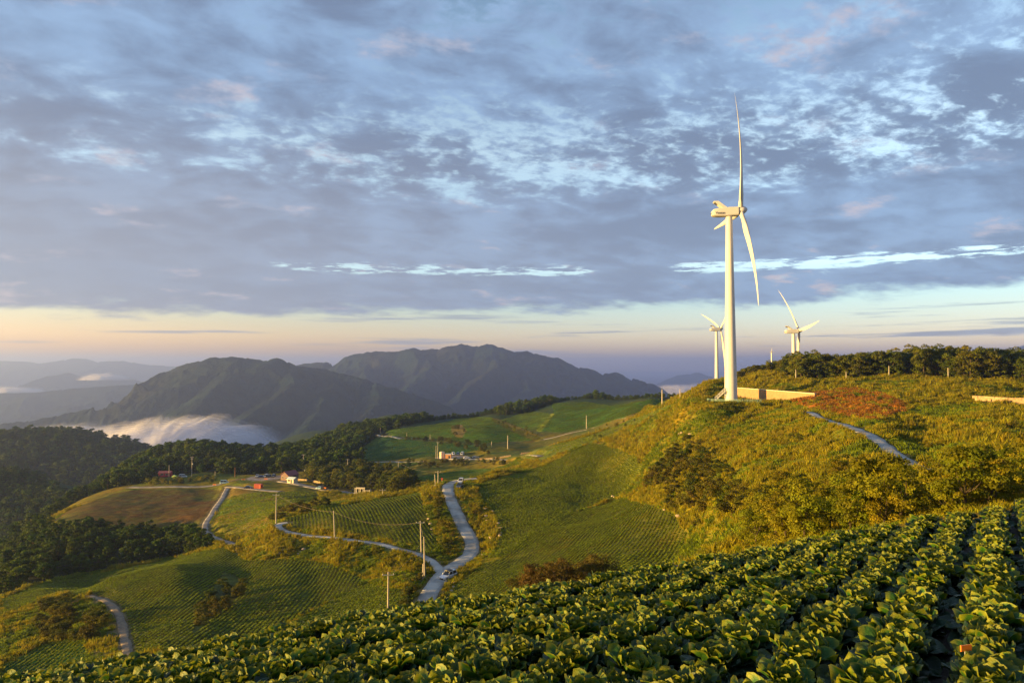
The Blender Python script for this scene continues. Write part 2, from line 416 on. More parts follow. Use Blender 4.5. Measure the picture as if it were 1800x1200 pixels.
# ------------------------------------------------------------------ land use
FIELDS = {   # name: (polygon seen in the photo, two points of one row, row spacing, style)
 'F1': ('1040 779,1085 789,1120 803,1132 820,1120 842,1092 872,1000 905,920 950,880 985,872 960,880 940,868 905,850 885,838 865,850 848,900 835,960 818,1010 792', (900, 950, 1090, 880), 1.0),
 'F2': ('1092 875,1150 890,1185 905,1210 938,1200 965,1185 985,1150 1005,1050 1040,780 1075,785 1055,800 1030,850 990,880 985,920 950,1000 905', (900, 1000, 1060, 885), 1.0),
 'F3': ('505 912,600 888,700 873,738 865,752 905,763 940,762 975,740 965,690 950,600 937,520 930,500 924', (690, 945, 655, 885), 1.05),
 'F4': ('395 962,415 975,435 985,480 983,540 985,580 990,610 1005,640 1020,630 1030,560 1065,470 1115,440 1140,230 1150,224 1110,219 1075,190 1050,160 1045,90 1045,20 1078,0 1068,0 1055,60 1030,150 1012,240 995,330 975', (440, 1130, 560, 990), 1.0),
 'F5': ('642 1024,700 1037,720 1052,700 1090,600 1120,470 1120,560 1068', (560, 1110, 640, 1030), 1.0),
 'F8': ('735 838,800 828,900 818,860 833,800 846,740 850', (740, 845, 850, 825), 1.3),
 'F9': ('625 795,660 770,680 768,740 775,830 782,850 790,770 803,610 812', (640, 805, 800, 795), 1.6),
 'F10': ('675 757,760 746,830 731,865 734,900 752,960 772,850 779,760 770,690 766', (720, 765, 860, 745), 1.7),
 'F11': ('880 738,930 723,965 726,970 733,945 755,930 755', (890, 740, 950, 728), 1.7),
 'F12': ('970 709,1030 706,1075 713,1190 698,1150 716,1050 748,990 760,945 757,975 727', (990, 755, 1060, 712), 1.7),
 'F14': ('30 1160,60 1140,150 1115,155 1170,100 1195,0 1200,0 1170', (40, 1190, 130, 1125), 1.0),
}
FPOLY = {k: img_poly(v[0]) for k, v in FIELDS.items()}
P_BANKF = img_poly('866 734,880 738,925 755,955 770,944 776,900 759,866 741')
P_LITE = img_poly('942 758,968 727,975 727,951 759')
P_BROWN = img_poly('85 922,120 897,200 867,250 859,385 859,390 871,350 930,200 926')
P_GRASS = img_poly('405 860,470 863,560 864,560 880,520 900,480 925,420 945,365 932,398 868')
P_STRIP = img_poly('850 797,940 790,1040 765,1150 722,1200 703,1150 732,1050 776,1000 792,950 812')
P_CLUMP = img_poly('338 1112,362 1050,395 1005,415 1012,432 1033,425 1045,400 1068,350 1105')
P_CLUMP2 = img_poly('792 755,800 747,812 746,820 757,812 770,800 768')
P_RED = img_poly('1388 700,1420 692,1470 684,1500 682,1560 695,1600 712,1590 725,1540 740,1500 735,1440 722,1400 712')
P_EDGE1 = img_poly('0 1075,25 1075,60 1095,50 1130,0 1150')
P_EDGE2 = img_poly('55 1125,75 1065,110 1052,160 1055,200 1075,210 1110,215 1150,160 1165,160 1120,100 1130')
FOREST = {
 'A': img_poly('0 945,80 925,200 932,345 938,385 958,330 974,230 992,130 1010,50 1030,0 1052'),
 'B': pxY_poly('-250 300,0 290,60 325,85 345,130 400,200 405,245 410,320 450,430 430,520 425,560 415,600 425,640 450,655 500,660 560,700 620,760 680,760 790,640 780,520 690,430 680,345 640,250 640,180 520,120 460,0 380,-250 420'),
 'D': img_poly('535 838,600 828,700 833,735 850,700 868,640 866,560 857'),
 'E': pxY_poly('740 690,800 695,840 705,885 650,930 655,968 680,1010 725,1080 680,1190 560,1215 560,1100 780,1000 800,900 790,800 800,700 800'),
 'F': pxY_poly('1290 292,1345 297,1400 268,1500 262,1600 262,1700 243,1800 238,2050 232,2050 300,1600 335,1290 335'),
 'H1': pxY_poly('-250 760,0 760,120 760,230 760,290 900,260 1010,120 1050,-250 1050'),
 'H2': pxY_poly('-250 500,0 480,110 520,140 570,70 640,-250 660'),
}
def forest_mask(X, Y):
    m = np.zeros(X.shape, bool)
    for p in FOREST.values(): m |= inside(X, Y, p)
    return m
def zone_colors(X, Y):
    n1 = fbm(X/9, Y/9, 4, 21); n2 = fbm(X/30, Y/30, 3, 22); n3 = fbm(X/2.2, Y/2.2, 3, 23)
    c = np.empty(X.shape+(3,))
    scrub = np.array([.15, .14, .009]); gr = np.array([.07, .11, .009]); och = np.array([.2, .13, .012])
    t = np.clip(.5+1.1*n1, 0, 1)[..., None]; t2 = np.clip(.5+1.3*n2, 0, 1)[..., None]
    c[:] = scrub*(1-t)+gr*t; c = c*(1-.55*t2)+och*.55*t2
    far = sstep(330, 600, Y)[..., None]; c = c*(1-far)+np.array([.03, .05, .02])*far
    def paint(m, a, b=None, n=n1, k=1.2):
        if b is None: c[m] = a
        else:
            q = np.clip(.5+k*n[m], 0, 1)[:, None]; c[m] = np.array(a)*(1-q)+np.array(b)*q
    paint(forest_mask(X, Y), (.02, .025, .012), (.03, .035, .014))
    for k, p in FPOLY.items():
        i = inside(X, Y, p)
        if k in ('F9', 'F14'): paint(i, (.02, .085, .028), (.028, .095, .028))
        elif k in ('F10', 'F11', 'F12', 'F8'): paint(i, (.05, .13, .012), (.08, .15, .014))
        elif k in ('F1', 'F5'): paint(i, (.095, .11, .01), (.12, .13, .012), n3)
        else: paint(i, (.065, .07, .012), (.08, .09, .012), n3)
    paint(inside(X, Y, P_STRIP), (.075, .11, .018), (.1, .11, .02))
    paint(inside(X, Y, P_BROWN), (.085, .05, .014), (.085, .09, .012), n2*.8+n3*.4, 1.6)
    paint(inside(X, Y, P_GRASS), (.08, .13, .01), (.15, .11, .016), n2*.8+n1*.4, 1.5)
    paint(inside(X, Y, P_RED), (.3, .11, .015), (.2, .12, .015), n1, 1.)
    paint(inside(X, Y, FPOLY['F12']), (.035, .1, .012), (.05, .115, .014)); paint(inside(X, Y, FPOLY['F11']), (.07, .14, .014), (.09, .15, .014))
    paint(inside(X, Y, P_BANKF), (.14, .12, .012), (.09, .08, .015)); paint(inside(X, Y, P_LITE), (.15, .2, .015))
    paint(inside(X, Y, P_CLUMP), (.1, .11, .02), (.05, .06, .02)); paint(inside(X, Y, P_CLUMP2), (.12, .1, .025))
    for p in (P_EDGE1, P_EDGE2): paint(inside(X, Y, p), (.12, .095, .02), (.06, .07, .02))
    for (nm, C, z, w, mm, lab) in road_geo:
        bx = (X > C[:, 0].min()-5) & (X < C[:, 0].max()+5) & (Y > C[:, 1].min()-5) & (Y < C[:, 1].max()+5)
        s_ = np.where(bx); x = X[s_]; y = Y[s_]; bd = np.full(x.shape, 1e9)
        for i in range(0, len(C), 1): bd = np.minimum(bd, (x-C[i, 0])**2+(y-C[i, 1])**2)
        k = (1-sstep(w/2+.3, w/2+1.8+1.2*n1[s_], np.sqrt(bd)))[:, None]*.75; c[s_] = c[s_]*(1-k)+np.array([.17, .13, .07])*k
    for (x, y, z, r) in (pads[0], pads[3]):
        paint(np.hypot(X-x, (Y-y)) < r*.8, (.26, .22, .19))
    return c
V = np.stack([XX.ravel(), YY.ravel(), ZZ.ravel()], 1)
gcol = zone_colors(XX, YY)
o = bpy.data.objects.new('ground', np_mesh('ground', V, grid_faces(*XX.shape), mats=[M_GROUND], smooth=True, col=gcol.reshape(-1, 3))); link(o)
tag(o, 'rolling hillside ground with fields, scrub and grass', 'ground', kind='structure')
# the cabbage hill under and behind the camera
xs = np.linspace(-60, 60, 240); ys = np.linspace(-60, 24.1, 200); GX, GY = np.meshgrid(xs, ys)
GZ = ground_raw(GX, GY) + .05*fbm(GX*1.3, GY*1.3, 3, 8)
g = bpy.data.objects.new('cabbage_field_soil', np_mesh('field', np.stack([GX.ravel(), GY.ravel(), GZ.ravel()-.0], 1), grid_faces(*GX.shape), mats=[M_SOIL], smooth=True)); link(g)
g.name = 'field_soil'; tag(g, 'dark crumbly soil of the cabbage field in the foreground', 'soil', kind='structure')

# ------------------------------------------------------------------ mountains
def J(s): return [tuple(map(float, t.split())) for t in s.split(';')]
MOUNT = [
 ('mountain', 'dark wooded mountain left of centre', [
   (J('-500 800 2700;-100 760 2850;0 745 2900;60 738 2950;120 726 3000;200 708 3050;240 695 3100;270 672 3100;300 653 3100;335 638 3100;375 628 3100;420 627 3100;450 632 3100;465 633 3100;485 629 3100;500 634 3100;520 641 3100;560 647 3100;600 656 3050;640 666 3000;680 679 2950;720 692 2900;760 717 2850;800 735 2800;900 790 2700'), .62, 60),
   (J('385 634 3100;405 655 2900;365 690 2650;335 725 2450;300 745 2300'), .6, 25),
   (J('500 640 3100;520 668 2850;480 700 2600;420 738 2300'), .6, 25),
   (J('600 660 3020;570 690 2750;560 720 2500;540 745 2250'), .6, 25),
   (J('655 670 3000;670 695 2750;650 720 2550;620 745 2350'), .6, 25),
   (J('275 705 2950;230 732 2800;180 750 2600'), .55, 25)]),
 ('mountain', 'blue broad mountain ridge behind in the centre', [
   (J('300 720 4900;440 660 4800;520 642 4700;560 636 4600;590 639 4600;620 624 4600;650 618 4600;700 617 4600;728 611 4600;745 614 4600;770 613 4600;790 608 4600;810 605 4600;835 609 4600;855 605 4600;875 610 4600;900 619 4600;920 617 4600;950 624 4600;975 629 4600;1000 642 4600;1030 647 4600;1060 657 4600;1080 654 4600;1110 664 4600;1140 674 4600;1165 690 4550;1200 712 4500;1300 760 4500'), .6, 80),
   (J('745 615 4600;760 640 4300;730 670 4000;690 700 3700'), .6, 30),
   (J('860 610 4600;875 640 4250;830 672 3950;790 712 3600'), .6, 30),
   (J('925 622 4600;915 650 4300;930 680 4000;880 715 3700'), .6, 30),
   (J('1060 660 4600;1020 680 4300;1000 712 3950'), .6, 30),
   (J('660 622 4600;640 645 4300;650 680 4000'), .6, 30)]),
 ('mountain', 'low dark ridge at the left edge', [(J('-600 690 5600;-200 688 5800;0 691 6000;60 690 6000;120 683 6000;190 678 6000;250 675 6000;300 668 6100;360 690 6100'), .4, 80)]),
 ('mountain', 'hazy pair of small peaks in the left distance', [(J('-100 720 8600;30 690 8800;75 665 9000;120 655 9000;160 665 9000;175 667 9000;200 660 9000;250 671 9000;290 675 9000;380 700 9000'), .33, 80)]),
 ('mountain', 'pale far ridge across the left horizon', [(J('-700 640 12500;-200 640 12800;-50 637 13000;0 634 13000;50 636 13000;70 639 13000;130 629 13000;150 630 13000;170 635 13000;215 634 13000;260 641 13000;310 644 13000;360 652 13000;460 662 13000;560 668 13000'), .3, 120)]),
 ('mountain', 'faint blue hill on the right horizon', [(J('1100 690 11500;1165 672 12000;1195 658 12000;1225 654 12000;1260 662 12000;1300 664 12000;1360 655 12500;1450 668 12000'), .3, 120),
                                                        (J('1060 700 8000;1140 682 8000;1170 678 8000;1210 696 8000'), .35, 60)]),
 ('mountain', 'blue mountain shoulder at the right edge', [(J('1700 665 7800;1740 640 8000;1775 618 8000;1810 604 8000;1900 590 8000;2100 600 8000;2400 650 8000'), .42, 60)]),
]
def mount_mesh(idx, nm, lab, ridges):
    Ys = [p[2] for r, _, _ in ridges for p in r]; pxs = [p[0] for r, _, _ in ridges for p in r]
    lo = math.log(max(1500, min(Ys)*.72)); hi = math.log(max(Ys)*1.14)
    du = .0022; u = np.arange((min(pxs)-900)/1200-.06, (max(pxs)-900)/1200+.06, du); ln = np.linspace(lo, hi, 260 if idx < 2 else 120)
    A, B = np.meshgrid(u, ln); Y = np.exp(B); X = A*Y
    D = Y.mean()
    wx = X + fbm(X/300, Y/300, 3, 50+idx)*70; wy = Y + fbm(X/300+9, Y/300, 3, 60+idx)*70
    best = np.full(X.shape, -1e9); dist = np.zeros(X.shape)
    for i, (poly, s, r) in enumerate(ridges):
        h, d = ridge_h(X, Y, poly, s, r)
        if i: h = h-6
        m = h > best; best = np.where(m, h, best); dist = np.where(m, d, dist)
    sc = D/3000; k = np.clip(dist/(260*sc), 0, 1)
    best += k*(ridged(wx/(300*sc), wy/(300*sc), 4, 70+idx)-.72)*120*sc**.8 + (ridged(wx/(80*sc), wy/(80*sc), 3, 80+idx)-.6)*24*sc*np.clip((dist-20*sc)/(260*sc), 0, 1)
    best += fbm(X/(26*sc), Y/(26*sc), 3, 90)*(7. if idx < 2 else 2.)*sc
    base = -480-20*fbm(X/400, Y/400, 2, 95)
    z = np.maximum(best, base)
    n = fbm(X/180, Y/180, 3, 99)[..., None]
    col = np.array([.009, .019, .014])*(1-.5*n) + np.array([.016, .011, .003])*np.clip(n, 0, 1)
    o = bpy.data.objects.new(nm, np_mesh(nm, np.stack([X.ravel(), Y.ravel(), z.ravel()], 1), grid_faces(*X.shape), mats=[M_MOUNT], smooth=True, col=col.reshape(-1, 3)))
    link(o); tag(o, lab, 'mountain', kind='structure')
for i, (nm, lab, rd) in enumerate(MOUNT): mount_mesh(i, nm, lab, rd)
# valley floor out to the horizon
gx = np.linspace(-45000, 45000, 61); gy = np.linspace(1400, 45000, 50); VX, VY = np.meshgrid(gx, gy)
o = bpy.data.objects.new('valley_floor', np_mesh('valley', np.stack([VX.ravel(), VY.ravel(), VX.ravel()*0-470], 1), grid_faces(*VX.shape), mats=[M_MOUNT], col=np.tile([.03, .045, .03], (VX.size, 1)))); link(o)
tag(o, 'low valley land between the mountains', 'valley', kind='structure')


# ------------------------------------------------------------------ morning fog lying in the valleys
fm, t, b, out = new_mat('fog'); fm.node_tree.nodes.remove(b)
nrm_ = t.node('ShaderNodeCombineXYZ', ins={0: -.27, 1: -.14, 2: .95}); b = t.node('ShaderNodeBsdfDiffuse', ins={'Color': (.97, .93, .96), 'Normal': nrm_})
at_ = t.node('ShaderNodeAttribute', attribute_name='tint').outputs['Color']; g_ = t.node('ShaderNodeNewGeometry').outputs['Position']
nz_ = t.noise(g_, .012, 6, .6); al = t.math('MULTIPLY', t.node('ShaderNodeSeparateColor', ins={0: at_}).outputs[0], t.maprange(nz_, .32, .62, .9, 1.1), clamp=True)
trl = t.node('ShaderNodeBsdfTranslucent', ins={'Color': (.95, .93, .96)}); mx = t.node('ShaderNodeMixShader', ins={0: .2, 1: b.outputs[0], 2: trl.outputs[0]})
tp = t.node('ShaderNodeBsdfTransparent'); m2 = t.node('ShaderNodeMixShader', ins={0: al, 1: tp.outputs[0], 2: mx.outputs[0]}); t.l.new(m2.outputs[0], out.inputs[0])
def fog(px, Y, hw, hd, top_py, bot_py, seed, lab, dens=1., skew=0.):
    u, vt = p2uv(px, top_py); _, vb = p2uv(px, bot_py); cx = float(u)*Y; zb = float(vb)*Y; H = float(vt)*Y-zb; VV, FF, CC, nv = [], [], [], 0
    for k, sc_ in enumerate((1.2, 1.15, 1.1, 1.05, 1., .95, .9, .84)):
        rr_, aa = np.meshgrid(np.linspace(0, 1, 70), np.linspace(0, 2*np.pi, 221)); x = rr_*np.cos(aa); y = rr_*np.sin(aa)
        lump = 1+.22*fbm(x*3.+seed, y*2.2+k*.15, 4, seed)+.12*fbm(x*7+seed, y*7+k*.2, 3, seed+5)
        wob = 1+.3*fbm(np.cos(aa)*1.5+seed, np.sin(aa)*1.5, 3, seed+9)
        z = H*sc_*np.clip(1-rr_**1.8, 0, 1)**.7*lump*(1+skew*x)
        VV.append(np.stack([cx+x*hw*sc_*wob, Y+y*hd*sc_*wob, zb+z], 2).reshape(-1, 3)); FF.append(grid_faces(*x.shape)+nv); nv += x.size
        a_ = (.04, .07, .11, .17, .26, .45, .8, 1.)[k]*dens*np.clip((1-rr_)*4+.15*k, 0, 1); CC.append(np.repeat(a_.reshape(-1, 1), 3, 1))
    o = bpy.data.objects.new('fog', np_mesh('fog', np.concatenate(VV), np.concatenate(FF), mats=[fm], smooth=True, col=np.concatenate(CC))); link(o); tag(o, lab, 'fog', kind='stuff')
fog(312, 1650, 225, 300, 744, 806, 3, 'bright bank of morning fog filling the valley left of centre', 1.)
fog(120, 1900, 260, 200, 752, 790, 8, 'thin fog wisps trailing left of the fog bank', .35)
fog(185, 8300, 320, 200, 657, 668, 11, 'small wisps of fog between the far small peaks', .3)
fog(10, 7200, 420, 300, 680, 690, 13, 'pale fog behind the low ridge at the left edge', .35)
fog(1205, 7800, 520, 500, 676, 694, 17, 'pale low fog under the faint blue hills right of centre', .25)
# ------------------------------------------------------------------ wind turbines
M_WHITE = solid('turbine_paint', (.5, .49, .47), .5, var=.04, scale=.3)
M_DARK = solid('dark_metal', (.03, .03, .035), .5)
M_STEEL = solid('galvanised_steel', (.45, .46, .47), .45, metal=.6)
M_LETTER = solid('lettering', (.02, .03, .06), .5, var=0)
M_POLE = solid('pole_concrete', (.42, .36, .29), .85, var=.12)
M_RUST = solid('pole_rust', (.25, .1, .05), .8)
M_GLASS = solid('car_glass', (.015, .018, .022), .08, var=.0, spec=.6)
M_TYRE = solid('tyre', (.02, .02, .02), .9)
def blade_mesh(L, pitch, sgn=1, coarse=False):
    mb = MB(); rings = []; N = 12; st = 10 if coarse else 26
    for i in range(st+1):
        f = i/st; r = .9+f*(L-.9)
        if f < .05: c, th = 1.6, 1.0
        elif f < .2: q = (f-.05)/.15; q = q*q*(3-2*q); c, th = 1.6+q*1.2, 1.0-q*.58
        else: q = (f-.2)/.8; c, th = 2.5*(1-q)**.85+.3, .42-.2*q
        if i == st: c *= .3
        tw = pitch+R(13)*(1-f)**2
        bx = .03*r-3.4*f**2.3*(L/39)
        ring = []
        for k in range(N):
            a = 2*math.pi*k/N; xc = .5*math.cos(a); yt = .5*math.sin(a)*th*(1. if f < .05 else (.55+.45*math.cos(a)*.9+.25))
            y = (xc-.12*min(1, f/.2))*c; x = yt*c
            ring.append(Vector((x*math.cos(tw)+sgn*y*math.sin(tw)+bx, y*math.cos(tw)-sgn*x*math.sin(tw), r)))
        rings.append(ring)
    mb.loft(rings); return mb
def text_mesh(body, size):
    cu = bpy.data.curves.new('lettering', 'FONT'); cu.body = body; cu.size = size; cu.extrude = .02; cu.offset = .012
    o = bpy.data.objects.new('lettering', cu); link(o); bpy.context.view_layer.update()
    me = bpy.data.meshes.new_from_object(o.evaluated_get(bpy.context.evaluated_depsgraph_get()))
    bpy.data.objects.remove(o); me.materials.clear(); me.materials.append(M_LETTER); return me
def turbine(px, py_base, py_hub, Y, az, th0, lab, pitch=R(13), L=39., near=False, sink=0.):
    b = P3(px, py_base, Y); b.z -= sink; hubz = P3(px, py_hub, Y).z - b.z
    root = empty('wind_turbine', b, R(90-az)); tag(root, lab, 'wind turbine', 'wind turbines on the ridge')
    H = hubz-2.2; m = MB(); prof = [(2.35, -1.), (2.35, .0), (2.14, .05)]
    for f in (.25, .5, .75, 1.): prof.append((2.14-(2.14-1.08)*f, .05+(H-.05)*f))
    m.lathe(prof, 40); m.build('tower', M_WHITE, root, True)
    if near:
        m = MB()
        for f in (.33, .66): m.lathe([(2.14-1.06*f+.03, H*f-.09), (2.14-1.06*f+.03, H*f+.09)], 40)
        m.build_each('flange', M_WHITE, root, True)
    # nacelle
    m = MB(); z0 = H; zt_ = H+3.05
    prof = [(-6., 1.0, 1.15), (-5.8, .45, 1.9), (-5.2, .12, 2.45), (-3.5, .0, 2.75), (-.4, .0, 2.95), (-.35, .0, 3.05), (2.9, .25, 3.05), (3.05, .4, 2.9)]
    rings = []
    for x, lo, hi in prof:
        w = 1.6 if -5.3 < x < 3 else 1.35; c = .3
        if x < -5.9: w = .9
        rings.append([Vector((x, y, z0+z)) for y, z in ((-w+c, lo), (w-c, lo), (w, lo+c), (w, hi-c), (w-c, hi), (-w+c, hi), (-w, hi-c), (-w, lo+c))])
    m.loft(rings); nac = m.build('nacelle', M_WHITE, root, True, 25)
    m = MB()                                               # leaning cooler on the back of the nacelle
    a0 = Vector((-.6, 0, z0+2.5)); a1 = Vector((-4.9, 0, z0+4.7)); th = 1.5
    m.loft([[Vector((x+dx, y, z)) for (dx, y) in ((-th/2, -1.45), (th/2, -1.45), (th/2, 1.45), (-th/2, 1.45))] for x, z in ((-1., z0+2.5), (-2.2, z0+3.4), (-4.5, z0+5.2))])
    cool = m.build('cooler', M_WHITE, nac)
    m = MB(); m.box((-5.0, 0, z0+4.6), (.12, 2.3, .8), rot=Matrix.Rotation(R(35), 3, 'Y')); m.build('grille', M_DARK, cool)
    m = MB(); m.tube([(-4.9, .5, z0+4.9), (-4.9, .5, z0+5.7)], .04, 6); m.tube([(-4.9, -.5, z0+4.9), (-4.9, -.5, z0+5.5)], .04, 6); m.build_each('wind_sensor', M_DARK, nac)
    if near:
        me = text_mesh('Vestas', 1.25); lo = bpy.data.objects.new('lettering', me); link(lo); lo.parent = nac
        lo.location = (-4.75, -1.63, z0+.62); lo.rotation_euler = (R(90), 0, 0)
    # rotor
    tilt = R(6); rx = Matrix.Translation((3.85, 0, z0+2.1)) @ Matrix.Rotation(-tilt, 4, 'Y')
    m = MB(); rings = []
    for x, r in ((-.8, 1.15), (-.5, 1.4), (.6, 1.45), (1.3, 1.2), (1.9, .75), (2.25, .3), (2.35, .03)):
        rings.append([rx @ Vector((x, r*math.cos(2*math.pi*k/24), r*math.sin(2*math.pi*k/24))) for k in range(24)])
    m.loft(rings); m.build('hub', M_WHITE, root, True, 50)
    base = blade_mesh(L, pitch, 1, not near).build('blade', M_WHITE, root, True, 60); me = base.data
    for k in range(3):
        o = base if k == 0 else base.copy()
        if k: COL.objects.link(o); o.parent = root
        # blade turned so that positive angle leans toward local -Y
        o.matrix_local = rx @ Matrix.Rotation(R(th0+120*k), 4, 'X')
    if near:
        m = MB(); m.box((-2.02, -.55, 3.4), (.35, 1.0, 2.1)); m.build('door', M_STEEL, root)
        m = MB()
        for k in range(14): m.box((-5.4+k*.25, -1.2, .2+k*.235), (.3, 1.1, .05))
        m.tube([(-5.5, -.65, .1), (-2.1, -.65, 3.3)], .09, 6); m.tube([(-5.5, -1.75, .1), (-2.1, -1.75, 3.3)], .09, 6)
        m.box((-1.9, -1.2, 3.32), (1.2, 1.3, .06))
        st = m.build('staircase', M_WHITE, root); m = MB()
        for y in (-.65, -1.75):
            m.tube([(-5.5, y, 1.2), (-2.3, y, 4.35), (-1.6, y, 4.35)], .05, 6); m.tube([(-5.5, y, .7), (-2.3, y, 3.85)], .035, 6)
            for k in range(5): m.tube([(-5.5+k*.8, y, .15+k*.75), (-5.5+k*.8, y, 1.2+k*.79)], .04, 6)
        m.build('handrail', M_WHITE, st)
    return root
turbine(1285, 704.5, 369.5, 233, 97, 32, 'tallest white wind turbine standing at the retaining wall, towering over everything', near=True)
turbine(1397, 745, 580.5, 470, 91, -37, 'white wind turbine rising behind the row of treetops', sink=2)
turbine(1260.5, 706, 577.5, 600, 84, -66, 'smallest white wind turbine, far off beside the tall tower, half hidden by the hill', sink=2)

# ------------------------------------------------------------------ walls and fences
M_WALL = solid('wall_concrete', (.3, .19, .095), .9, var=.12, scale=1., bump=.2)
M_STONE = solid('wall_stone', (.3, .21, .11), .9, var=.3, scale=1.4, bump=.4)
M_FENCE = solid('fence_green', (.3, .45, .32), .6)
M_CREAM = solid('cream_paint', (.6, .52, .38), .8, var=.1)
def ground_of(px, py, Y):
    u, v = p2uv(px, py); return Vector((float(u)*Y, Y, float(zt(float(u)*Y, Y))))
def at(px, Y, h=0.):
    u, _ = p2uv(px, 700); x = float(u)*Y; return Vector((x, Y, float(zt(x, Y))+h))
m = MB(); A = [(1286, 683, 253), (1300, 682, 249), (1340, 685, 236), (1380, 688, 225), (1432, 692, 211)]
top = [P3(*a) for a in A]; V = []; F = []
for i, p in enumerate(top):
    lo = min(float(zt(p.x, p.y)), float(zt(p.x-1.5, p.y-2)))-1.2
    n = Vector((.97, .22, 0))*.55
    V += [Vector((p.x, p.y, lo)), Vector((p.x, p.y, p.z)), Vector((p.x, p.y, p.z))+n, Vector((p.x, p.y, lo))+n]
for i in range(len(top)-1):
    a = i*4; F += [(a, a+4, a+5, a+1), (a+1, a+5, a+6, a+2), (a+2, a+6, a+7, a+3)]
F += [(0, 1, 2, 3), (19, 18, 17, 16)]; WTOP = top; m.add(V, F); rw = m.build('retaining_wall', M_WALL); tag(rw, 'smooth beige retaining wall behind the tall turbine, tower shadow across it', 'wall')
m = MB()
for i in range(len(top)-1):
    a, b = top[i]+Vector((0, 0, .02)), top[i+1]+Vector((0, 0, .02)); c = (a+b)/2; d = b-a
    m.box((c.x+.25, c.y+.05, c.z+.08), (d.length, .75, .16), rot=d.to_track_quat('X', 'Z').to_matrix())
m.build('coping', M_CREAM, rw)
def block_wall(name, img, h, rows, lab, mat, cat='wall', depth=.7):
    P = [ground_of(*a) for a in img]; m = MB(); rr = random.Random(name+lab)
    for i in range(len(P)-1):
        a, b = P[i], P[i+1]; d = (b-a); n = max(1, int(Vector((d.x, d.y, 0)).length/1.3)); ang = math.atan2(d.y, d.x)
        for k in range(n):
            for r in range(rows):
                f = (k+.5*(r % 2))/n; c = a+d*min(f, 1); L_ = Vector((d.x, d.y, 0)).length/n
                m.box((c.x+rr.uniform(-.05, .05), c.y+.12*r+rr.uniform(-.08, .08), c.z-.25+(r+.5)*h/rows), (L_*.96, depth, h/rows*.97), ang+rr.uniform(-.03, .03))
    o = m.build(name, mat); tag(o, lab, cat); return o
block_wall('stone_wall', [(1716, 700, 172), (1745, 700, 168), (1780, 700, 164), (1830, 700, 160), (1900, 700, 156)], 1.9, 3, 'stepped pale block wall in the grass of the golden slope above the path', M_STONE)
block_wall('stone_wall', [(509, 853, 393), (528, 855, 388), (547, 858, 382), (570, 862, 372)], 1.3, 2, 'low cream stone wall curving beside the village road', M_STONE)
block_wall('stone_wall', [(842, 804, 405), (870, 803, 403), (898, 802, 401)], 1.2, 2, 'long pale stone wall beside the gravel road past the silver car', M_STONE)
block_wall('stone_wall', [(916, 801, 398), (935, 800, 398), (953, 800, 396)], 1.5, 2, 'short bright stone wall at the far end of the gravel road', M_STONE)
m = MB(); fp = MB(); ring = [(1243, 703, 229), (1252, 703, 226), (1275, 703, 224), (1305, 703, 223), (1340, 703, 224)]
P = [ground_of(*a) for a in ring]
for a, b in zip(P[:-1], P[1:]):
    n = max(1, int((b-a).length/1.6))
    for k in range(n):
        q = a+(b-a)*k/n; q.z = float(zt(q.x, q.y)); m.tube([q-Vector((0, 0, .3)), q+Vector((0, 0, 1.35))], .05, 6)
    for h in (.25, .5, .75, 1., 1.25):
        fp.tube([a+Vector((0, 0, h)), b+Vector((0, 0, h))], .035, 4)
    for k in range(n*6):
        q = a+(b-a)*k/(n*6); fp.tube([q+Vector((0, 0, .2)), q+Vector((0, 0, 1.28))], .02, 4)
fe = empty('mesh_fence', P[0]); tag(fe, 'pale green mesh fence round the foot of the tall turbine', 'fence')
for nm, q in (('post', m), ('mesh_panel', fp)):
    for o in (q.build_each(nm, M_FENCE, fe) if nm == 'post' else [q.build(nm, M_FENCE, fe)]): o.matrix_parent_inverse = Matrix.Translation(-P[0])

# ------------------------------------------------------------------ utility poles and wires
def utility_pole(base, h, lab, arms=1, box=False, lean=0., r0=.19, mat=None, arm_dir=0.):
    root = empty('utility_pole', base); tag(root, lab, 'utility pole')
    mat = mat or M_POLE; m = MB(); m.tube([(0, 0, -.6), (lean*h*.5, 0, h*.5), (lean*h, 0, h)], [r0, r0*.82, r0*.6], 12); m.build('shaft', mat, root, True)
    for k in range(arms):
        m = MB(); z = h-.45-k*1.1; c, s = math.cos(arm_dir), math.sin(arm_dir)
        m.box((lean*z, -.16, z), (2.1 if k == 0 else 1.5, .1, .12), arm_dir); ca = m.build('crossarm', M_STEEL, root)
        m = MB()
        for x in ((-.95, 0, .95) if k == 0 else (-.65, .65)):
            m.lathe([(.05, 0), (.09, .05), (.05, .1), (.09, .15), (.04, .22)], 8, c=(lean*z+x*c, -.16+x*s, z+.06))
        m.build_each('insulator', M_CREAM, ca)
    if box:
        m = MB(); m.lathe([(.28, 0), (.3, .1), (.3, .8), (.2, .9)], 12, c=(.45, 0, h*.62)); m.build('transformer', M_STEEL, root, True)
    return root
